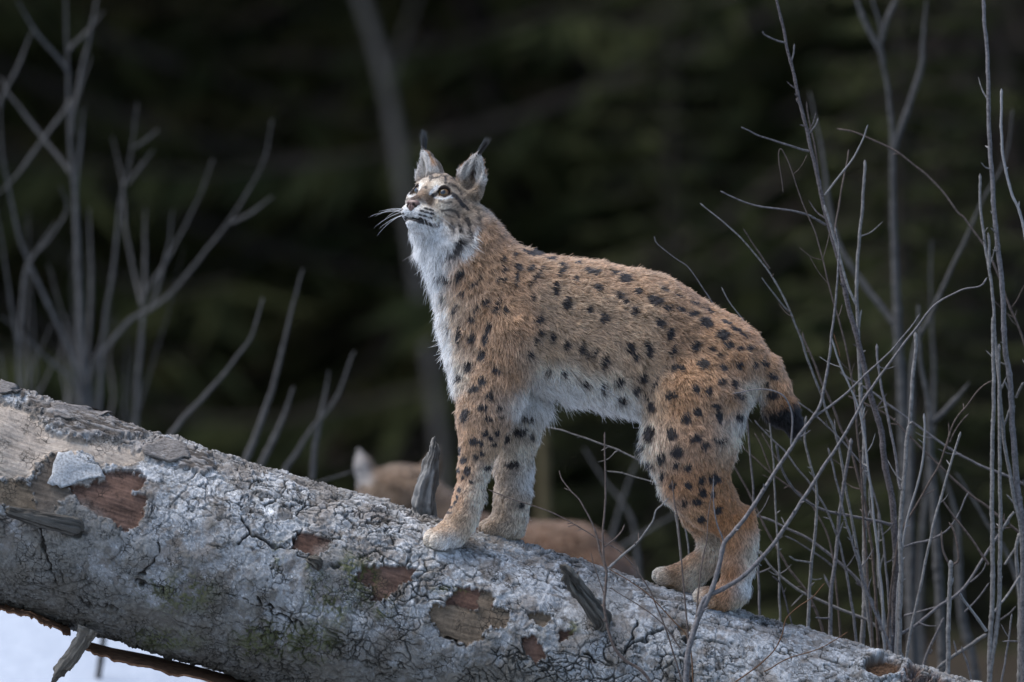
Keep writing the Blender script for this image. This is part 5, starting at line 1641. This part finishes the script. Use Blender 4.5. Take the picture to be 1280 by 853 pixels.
plant('sapling', 'dead stub with a white broken top and two upright prongs', 'sapling', bark_pale, .15, [
 S([(1188,700),(1188,720),(1187,758),(1185,800),(1184,845)], 5.5, 6.0, 0, 0, 'g'),
 T([(1177,663),(1178,685),(1182,697),(1187,706)], 2.0, 3.0, 0, 0, 'b'), T([(1186,653),(1190,660),(1195,676),(1198,699),(1193,705),(1189,708)], 2.4, 3.4, 0, 0, 'b'), T([(1192,722),(1190,728),(1188,734)], 2, 3, 0, 0)])
plant('sapling', 'stout stem lying slantwise behind the dead stub', 'sapling', bark_violet, .34, [
 S([(1262,650),(1250,668),(1232,694),(1211,726),(1195,744),(1172,758),(1146,780),(1129,791),(1110,806)], 3.0, 6.0, .1, 0),
 T([(1120,685),(1129,685),(1145,680),(1162,676),(1182,666),(1198,645),(1211,615)][::-1], 1.8, 3.0), T([(1234,700),(1228,715),(1213,728)], 1.4, 2.2), T([(1206,765),(1222,748),(1237,728)][::-1], 1.8, 2.6)])
plant('sapling', 'straight slim stem nearest the hind foot', 'sapling', bark_grey, .22, [
 S([(1008,520),(1007,548),(1011,573),(1016,590),(1021,610),(1020,660),(1015,709),(1011,750),(1009,800)], 2.6, 6.5),
 T([(986,695),(995,700),(1006,702),(1014,704)], 1.8, 2.6, -.05, 0), T([(1028,723),(1021,725),(1014,724)], 1.4, 1.8)])
plant('sapling', 'violet-grey knotted stem with a spiky side bud', 'sapling', bark_violet, .28, [
 S([(1064,548),(1061,570),(1057,594),(1051,632),(1047,660),(1044,701),(1040,742),(1038,791),(1037,840)], 4.0, 6.5),
 T([(1030,718),(1034,726),(1038,733),(1040,742)], 2.6, 4.6), T([(1054,652),(1052,660),(1047,672)], 2, 3, 0, 0), T([(1019,772),(1026,773),(1038,773)], 1.8, 2.8, -.05, 0)])
plant('sapling', 'slender stem leaning left across the knotted one', 'sapling', bark_violet, .18, [
 S([(1035,560),(1038,570),(1043,586),(1051,619),(1057,648),(1061,663),(1071,693),(1080,730),(1094,765),(1100,778),(1114,815)], 2.4, 4.8), T([(1066,668),(1066,676),(1068,686)], 1.6, 2.2)])
plant('sapling', 'upper of two stems arching down from the hock of the lynx', 'sapling', bark_violet, .45, [
 S([(941,643),(966,652),(982,660),(1007,671),(1028,686),(1051,706),(1072,726),(1095,760),(1108,812)], 2.6, 6.5), T([(981,670),(995,677),(1014,689),(1030,700),(1045,712)], 1.6, 2.6, -.05, 0)])
plant('sapling', 'lower of two stems arching down from the hock of the lynx', 'sapling', bark_grey, .40, [
 S([(949,688),(956,698),(966,712),(982,726),(1005,742),(1031,753),(1064,767),(1097,783),(1125,815)], 2.6, 6.0), T([(943,718),(952,714),(963,710)], 1.4, 2, -.03, 0, 'v'), T([(989,758),(997,751),(1004,743)], 1.4, 2)])
plant('sapling', 'brownish stem slanting down behind the hock', 'sapling', bark_brown, .36, [
 S([(916,581),(931,607),(948,642),(957,661),(971,685),(987,711),(1008,740),(1025,775),(1034,815)], 2.2, 4.8)])
plant('sapling', 'pale violet stem starting under the tail and slanting down right', 'sapling', bark_violet, .28, [
 S([(943,525),(961,545),(982,565),(1000,590),(1013,606),(1031,635),(1041,658),(1052,690),(1064,750),(1072,812)], 1.8, 5.0)])
plant('sapling', 'thin twig passing just right of the black tail tip', 'twig', bark_violet, .34, [
 S([(990,497),(1003,507),(1017,517),(1043,541),(1061,560),(1082,590),(1100,650),(1110,740),(1114,815)], 1.8, 4.0)])
plant('sapling', 'fine dark twig slanting down behind the thigh of the lynx', 'twig', bark_brown, .42, [
 S([(925,555),(935,565),(958,586),(980,604),(1003,620),(1020,640),(1040,690),(1052,805)], 1.6, 3.6), T([(943,541),(955,566),(964,590)], 1.4, 2.0), T([(952,541),(968,570),(976,580)], 1.4, 2.0)])
plant('sapling', 'small bent dark twig on the ridge of the log near the hind foot', 'twig', bark_dark, .12, [
 S([(965,720),(970,724),(976,731),(982,752),(985,765),(989,778),(992,800)], 1.8, 3.2)])
# lower tangle
plant('sapling', 'thin stem behind the log near the hollow knot, forked low', 'sapling', bark_grey, .6, [
 S([(1098,640),(1099,665),(1097,700),(1100,740),(1105,770),(1110,815)], 2.0, 4.0), T([(1106,690),(1100,715),(1098,735)], 1.6, 2.2), T([(1088,600),(1087,620),(1090,645),(1098,668)], 1.2, 2.0)])
plant('sapling', 'bare twig bent over the rotten end of the log', 'twig', bark_violet, .5, [
 S([(1180,772),(1172,790),(1163,810),(1154,835)], 3.0, 4.2), T([(1130,770),(1150,766),(1178,757)][::-1], 1.6, 2.6, 0, 0), T([(1160,812),(1163,818),(1165,812)], 1.6, 2.0)])
plant('sapling', 'thin upright twig in the lower right corner', 'twig', bark_violet, .22, [
 S([(1265,767),(1263,785),(1260,802),(1256,825),(1251,850),(1249,880)], 2.2, 3.4), T([(1270,758),(1260,768),(1247,777)], 1.8, 2.8, 0, .05), T([(1253,802),(1262,802),(1272,802)], 1.8, 2.2, 0, 0)])
plant('sapling', 'stout grey stem at the lower right edge with a bent top', 'sapling', bark_grey, .45, [
 S([(1275,665),(1271,685),(1272,710),(1274,734),(1274,770),(1275,810),(1274,870)], 4.0, 9.0), T([(1276,668),(1268,686),(1256,706)], 2.4, 3.2), T([(1282,712),(1270,728),(1258,746),(1243,765)], 2.4, 3.2, 0, -.1)])
plant('sapling', 'low stem leaning left beneath the smooth grey stem', 'sapling', bark_grey, .38, [
 S([(1234,793),(1220,803),(1205,813),(1186,826),(1172,838),(1160,860)], 4.6, 4.0)])
plant('sapling', 'low twig leaning right with a budded tip over the rotten end', 'twig', bark_violet, .30, [
 S([(1202,808),(1204,818),(1208,828),(1213,845),(1218,870)], 2.4, 3.2), T([(1192,800),(1193,808),(1196,816)], 1.6, 2.0)])

# ---- in front of the log
plant('shrub', 'bare forked shrub in front of the hind legs with a long branch arching right', 'shrub', bark_violet, -.42, [
 S([(1044,284),(1049,310),(1048,338),(1046,371),(1041,409),(1038,440),(1035,453),(1030,481),(1025,504),(1015,522),(998,545),(977,576),(952,617),(933,647),(915,667),(905,679),(900,705),(890,738),(877,765),(866,790),(859,815),(857,853)], 1.8, 9.0),
 ('branch', [(1234,347),(1225,357),(1199,364),(1169,381),(1145,411),(1128,431),(1108,458),(1096,474),(1077,504),(1059,540),(1041,568),(1021,596),(992,643),(969,678),(949,701),(929,721),(900,737),(880,748),(872,770)], 1.8, 6.2, False, .05, 0),
 ('branch', [(1150,392),(1138,409),(1121,430),(1101,451),(1083,467),(1048,499),(1018,521)], 1.5, 3.4, False, 0, 0),
 T([(916,492),(928,490),(939,487),(957,486),(972,490),(982,497),(989,513),(991,531),(989,556)], 1.2, 2.6, -.02, 0, 'v'),
 T([(892,595),(892,632),(896,656),(905,679)], 1.0, 2.2, 0, 0, 'v'), T([(893,600),(886,643),(884,676),(876,716),(871,767),(864,792)], 1.0, 2.4, .04, 0, 'b'), T([(951,612),(952,616),(951,620)], 1.6, 2.5)])
plant('twig', 'thin upright brown twig crossing in front of the far hind foot', 'twig', bark_brown, -.40, [
 S([(840,600),(843,624),(847,643),(851,679),(856,745),(860,793),(862,830),(862,860)], 1.4, 3.4)])
plant('shrub', 'bare brown shrub with four thin prongs in front of the log, below the belly', 'shrub', bark_brown, -.40, [
 S([(756,540),(756,580),(756,613),(754,655),(753,680),(755,698),(759,716),(757,740),(756,760),(758,780),(761,793),(768,810),(781,826),(812,853)], 1.8, 5.5, 0, 0),
 ('branch', [(699,588),(702,600),(713,614),(726,628),(742,661),(750,690),(757,712)], 1.2, 3.0, False, .03, 0),
 ('branch', [(836,622),(829,632),(821,639),(818,650),(814,657),(802,673),(788,687),(772,700),(760,711)], 1.6, 3.4, False, -.04, 0, 'g'),
 T([(781,655),(777,663),(770,672),(763,678),(755,684)], 1.6, 2.2), T([(738,690),(748,720),(754,742),(757,764)], 1.0, 2.0)])
plant('twig', 'long thin twig lying across the log from the far forefoot', 'twig', bark_brown, -.30, [
 S([(610,612),(636,623),(664,632),(697,644),(726,661),(752,677),(774,690),(801,721),(822,760),(845,830)], 1.2, 2.6)])
plant('twig', 'fine brown twig running over the bark towards the forked shrub', 'twig', bark_brown, -.33, [
 S([(724,693),(735,701),(755,709),(788,727),(818,751),(845,780),(860,798),(866,850)], 1.0, 2.4, 0, 0, 'o'), T([(763,734),(799,756),(829,782),(851,811)], 1.0, 1.8)])
plant('twig', 'thin orange-brown twig hanging over the log right of the hind feet', 'twig', bark_orange, -.30, [
 S([(1031,729),(1018,744),(998,758),(982,773),(975,798),(960,821),(918,853),(905,870)], 1.2, 2.4), T([(1060,790),(1020,812),(985,823),(955,840)], 1.0, 1.6)])
# behind the belly
plant('twig', 'curved grey twig seen behind the belly of the lynx', 'twig', bark_grey, .35, [
 S([(672,532),(690,536),(708,540),(752,555),(781,567),(810,584),(835,610),(850,680),(855,780)], 1.8, 3.6)])
plant('twig', 'short grey twig below the belly, under the curved one', 'twig', bark_grey, .40, [
 S([(758,589),(775,592),(792,597),(827,608),(850,640),(862,700),(866,790)], 1.4, 3.2)])

# ---- soft stems beyond, right
soft = mat_noise('soft_stem_bark', (0.037, 0.035, 0.033), (0.086, 0.081, 0.078), 60, .8, .2, .2, dist=.002)
plant('young_tree', 'blurred grey young tree with a forked top on the right', 'young tree', soft, 3.2, [
 S([(1090,-30),(1092,0),(1100,31),(1103,69),(1111,119),(1116,175),(1117,263),(1121,357),(1124,436),(1128,502),(1130,560),(1135,700),(1146,853)], 8, 15),
 ('branch', [(1064,-25),(1071,0),(1083,31),(1099,62),(1104,80)], 6, 7, False, 0, 0), ('branch', [(1128,-25),(1120,0),(1107,28),(1102,50)], 6, 7, False, 0, 0),
 ('branch', [(1158,0),(1155,47),(1152,81),(1139,125),(1124,169),(1117,190)], 6, 8, False, 0, 0), ('branch', [(1012,115),(1020,150),(1027,187),(1036,250),(1049,308),(1075,348),(1098,378),(1121,408)], 4, 8, False, .1, 0)])
plant('young_tree', 'blurred grey stem leaning right behind the saplings', 'young tree', soft, 2.6, [
 S([(1266,137),(1258,194),(1233,244),(1225,259),(1199,315),(1178,362),(1162,399),(1145,430),(1140,480),(1138,600),(1140,800)], 5, 11)])
plant('young_tree', 'blurred upright stem right of the forked young tree', 'young tree', soft, 2.4, [
 S([(1148,381),(1148,420),(1152,461),(1159,499),(1162,551),(1165,589),(1169,638),(1172,709),(1177,800),(1179,853)], 8, 14), ('branch', [(1212,478),(1195,499),(1178,517),(1163,530)], 6, 8, False, 0, 0)])
plant('young_tree', 'blurred stem low on the right, leaning left', 'young tree', soft, 3.0, [
 S([(1160,565),(1176,590),(1195,640),(1198,700),(1203,771),(1213,810),(1219,849)], 7, 14)])
plant('young_tree', 'blurred thin stem crossing low towards the right edge', 'young tree', soft, 2.2, [
 S([(1195,591),(1216,625),(1237,660),(1262,700),(1280,760),(1290,853)], 6, 9)])
plant('young_tree', 'blurred short stem below the forked young tree', 'young tree', soft, 3.6, [
 S([(1165,300),(1163,360),(1168,480),(1160,600),(1150,700),(1154,853)], 5, 9)])

# ---- the bare shrub on the left, soft
yl = 4.2
plant('shrub', 'large bare shrub fanning up behind the left end of the log, blurred', 'shrub', soft, yl, [
 S([(80,-30),(83,0),(84,53),(86,123),(88,176),(93,239),(96,300),(99,353),(101,412),(103,456),(107,497),(108,600)], 8, 17),
 ('branch', [(130,14),(109,39),(90,57),(86,64)], 6, 6, False, .1, 0), ('branch', [(22,0),(26,8),(46,42),(79,81),(87,95)], 6, 7, False, -.1, 0), ('branch', [(0,96),(10,116),(46,162),(70,193),(88,216)], 7, 8, False, .1, 0),
 ('branch', [(123,-20),(120,0),(110,53),(104,75),(96,120),(88,150)], 6, 7, False, .1, 0), ('branch', [(114,70),(100,112),(92,145),(90,170)], 5, 6, False, -.1, 0), ('branch', [(-10,248),(0,239),(21,218),(53,176),(83,134),(87,125)], 6, 7, False, -.1, 0), ('branch', [(105,134),(100,193),(95,239)], 6, 8, False, 0, 0),
 S([(172,128),(168,165),(163,197),(151,253),(147,285),(141,339),(132,397),(128,430),(117,458),(111,500),(110,600)], 6, 11, .1, 0), ('branch', [(199,162),(185,173),(168,185)], 5, 5, False, .1, .1), ('branch', [(193,186),(178,208),(160,230)], 4, 5, False, .1, .1), ('branch', [(140,170),(152,225),(158,290),(170,350),(176,380)], 4, 6, False, .3, .1),
 S([(-4,120),(0,141),(3,197),(14,246),(25,295),(38,330),(58,374),(73,406),(91,450),(100,490),(104,600)], 7, 11, -.1, 0), ('branch', [(44,32),(21,88),(4,118),(0,135)], 5, 7, False, -.1, -.1),
 S([(-5,260),(0,286),(9,339),(15,388),(22,432),(23,468),(30,560)], 6, 9, -.15, -.1), ('branch', [(70,278),(44,318),(32,339),(27,388),(24,430)], 6, 7, False, -.1, -.1), ('branch', [(75,232),(85,260),(60,300),(45,316)], 4, 5, False, -.1, -.1),
 S([(341,148),(331,196),(311,236),(287,275),(256,315),(224,355),(192,383),(164,399),(140,427),(129,440),(126,470),(122,600)], 6, 12, -.1, 0), ('branch', [(343,245),(315,267),(289,279)], 5, 6, False, -.1, -.1),
 S([(266,198),(250,243),(224,295),(200,339),(182,368),(177,412),(174,460),(170,530),(168,600)], 6, 12, .1, .05), ('branch', [(216,263),(212,307),(196,367),(186,390)], 5, 6, False, 0, 0), ('branch', [(182,259),(182,319),(180,367)], 4.5, 6, False, .2, .1),
 S([(0,395),(30,420),(60,450),(90,475),(112,520),(116,600)], 6, 9, -.1, 0), S([(68,400),(50,440),(38,470),(34,560)], 5, 8, 0, 0), S([(60,330),(78,390),(95,440),(106,500),(108,600)], 5, 9, .2, .1), ('branch', [(112,260),(114,330),(112,400),(108,470)], 6, 8, False, .1, 0),
 S([(36,520),(55,480),(64,460),(82,430),(100,400)][::-1], 4, 7, .2, .1), S([(0,440),(6,480),(10,530),(12,600)], 7, 9, .1, .1), S([(30,395),(34,440),(36,480),(38,560)], 5, 8, .2, .2)], thick=.62)
_rg = np.random.default_rng(61)
_st = []
for _k in range(15):
    bx_ = _rg.uniform(20, 170); top_ = _rg.uniform(255, 440); ln_ = _rg.uniform(-1, 1)
    tx_ = bx_ + (bx_ - 100) * .35 + ln_ * 45
    _st.append(S([(tx_, top_), ((tx_ * 1.6 + bx_) / 2.6 + _rg.normal(0, 5), top_ + (540 - top_) * .35), ((tx_ + bx_ * 2) / 3 + _rg.normal(0, 4), top_ + (540 - top_) * .7), (bx_, 545), (bx_ * .8 + 20, 610)], _rg.uniform(.8, 1.6), _rg.uniform(3, 5), _rg.uniform(-.5, .5), _rg.uniform(-.3, .3)))
plant('shrub', 'thicket of fine blurred stems round the foot of the large left shrub', 'shrub', soft, 4.9, _st)
plant('shrub', 'blurred bare stem curving up left of the second lynx, leftmost of four', 'shrub', soft, 3.2, [S([(329,372),(315,420),(298,445),(279,471),(250,502),(223,531),(200,570)], 6, 9)])
plant('shrub', 'blurred tallest bare stem between the left shrub and the second lynx', 'shrub', soft, 3.3, [S([(379,336),(372,362),(367,380),(360,412),(351,447),(340,487),(327,523),(307,575),(290,640)], 6, 11), ('branch', [(367,483),(351,527),(327,579),(305,620)], 6, 8, False, .1, .1)])
plant('shrub', 'blurred bare stem nearest the ear of the second lynx', 'shrub', soft, 3.4, [S([(443,439),(434,465),(423,495),(408,517),(391,535),(372,565),(355,591),(335,640)], 6, 10), T([(411,463),(403,510),(395,559),(390,600)], 4, 7)])
plant('shrub', 'blurred low twig pointing at the ear of the second lynx', 'twig', soft, 2.6, [S([(452,586),(425,594),(399,603),(370,615),(350,640)], 4, 6, .1, 0)])
plant('shrub', 'blurred thin twigs behind the belly, low between the legs', 'twig', soft, 4.5, [S([(805,560),(780,620),(765,680),(760,760)], 6, 8), S([(730,560),(755,600),(790,650),(800,740)], 5, 8, .1, 0), S([(850,640),(800,670),(770,690),(750,740)], 7, 9, 0, 0)])
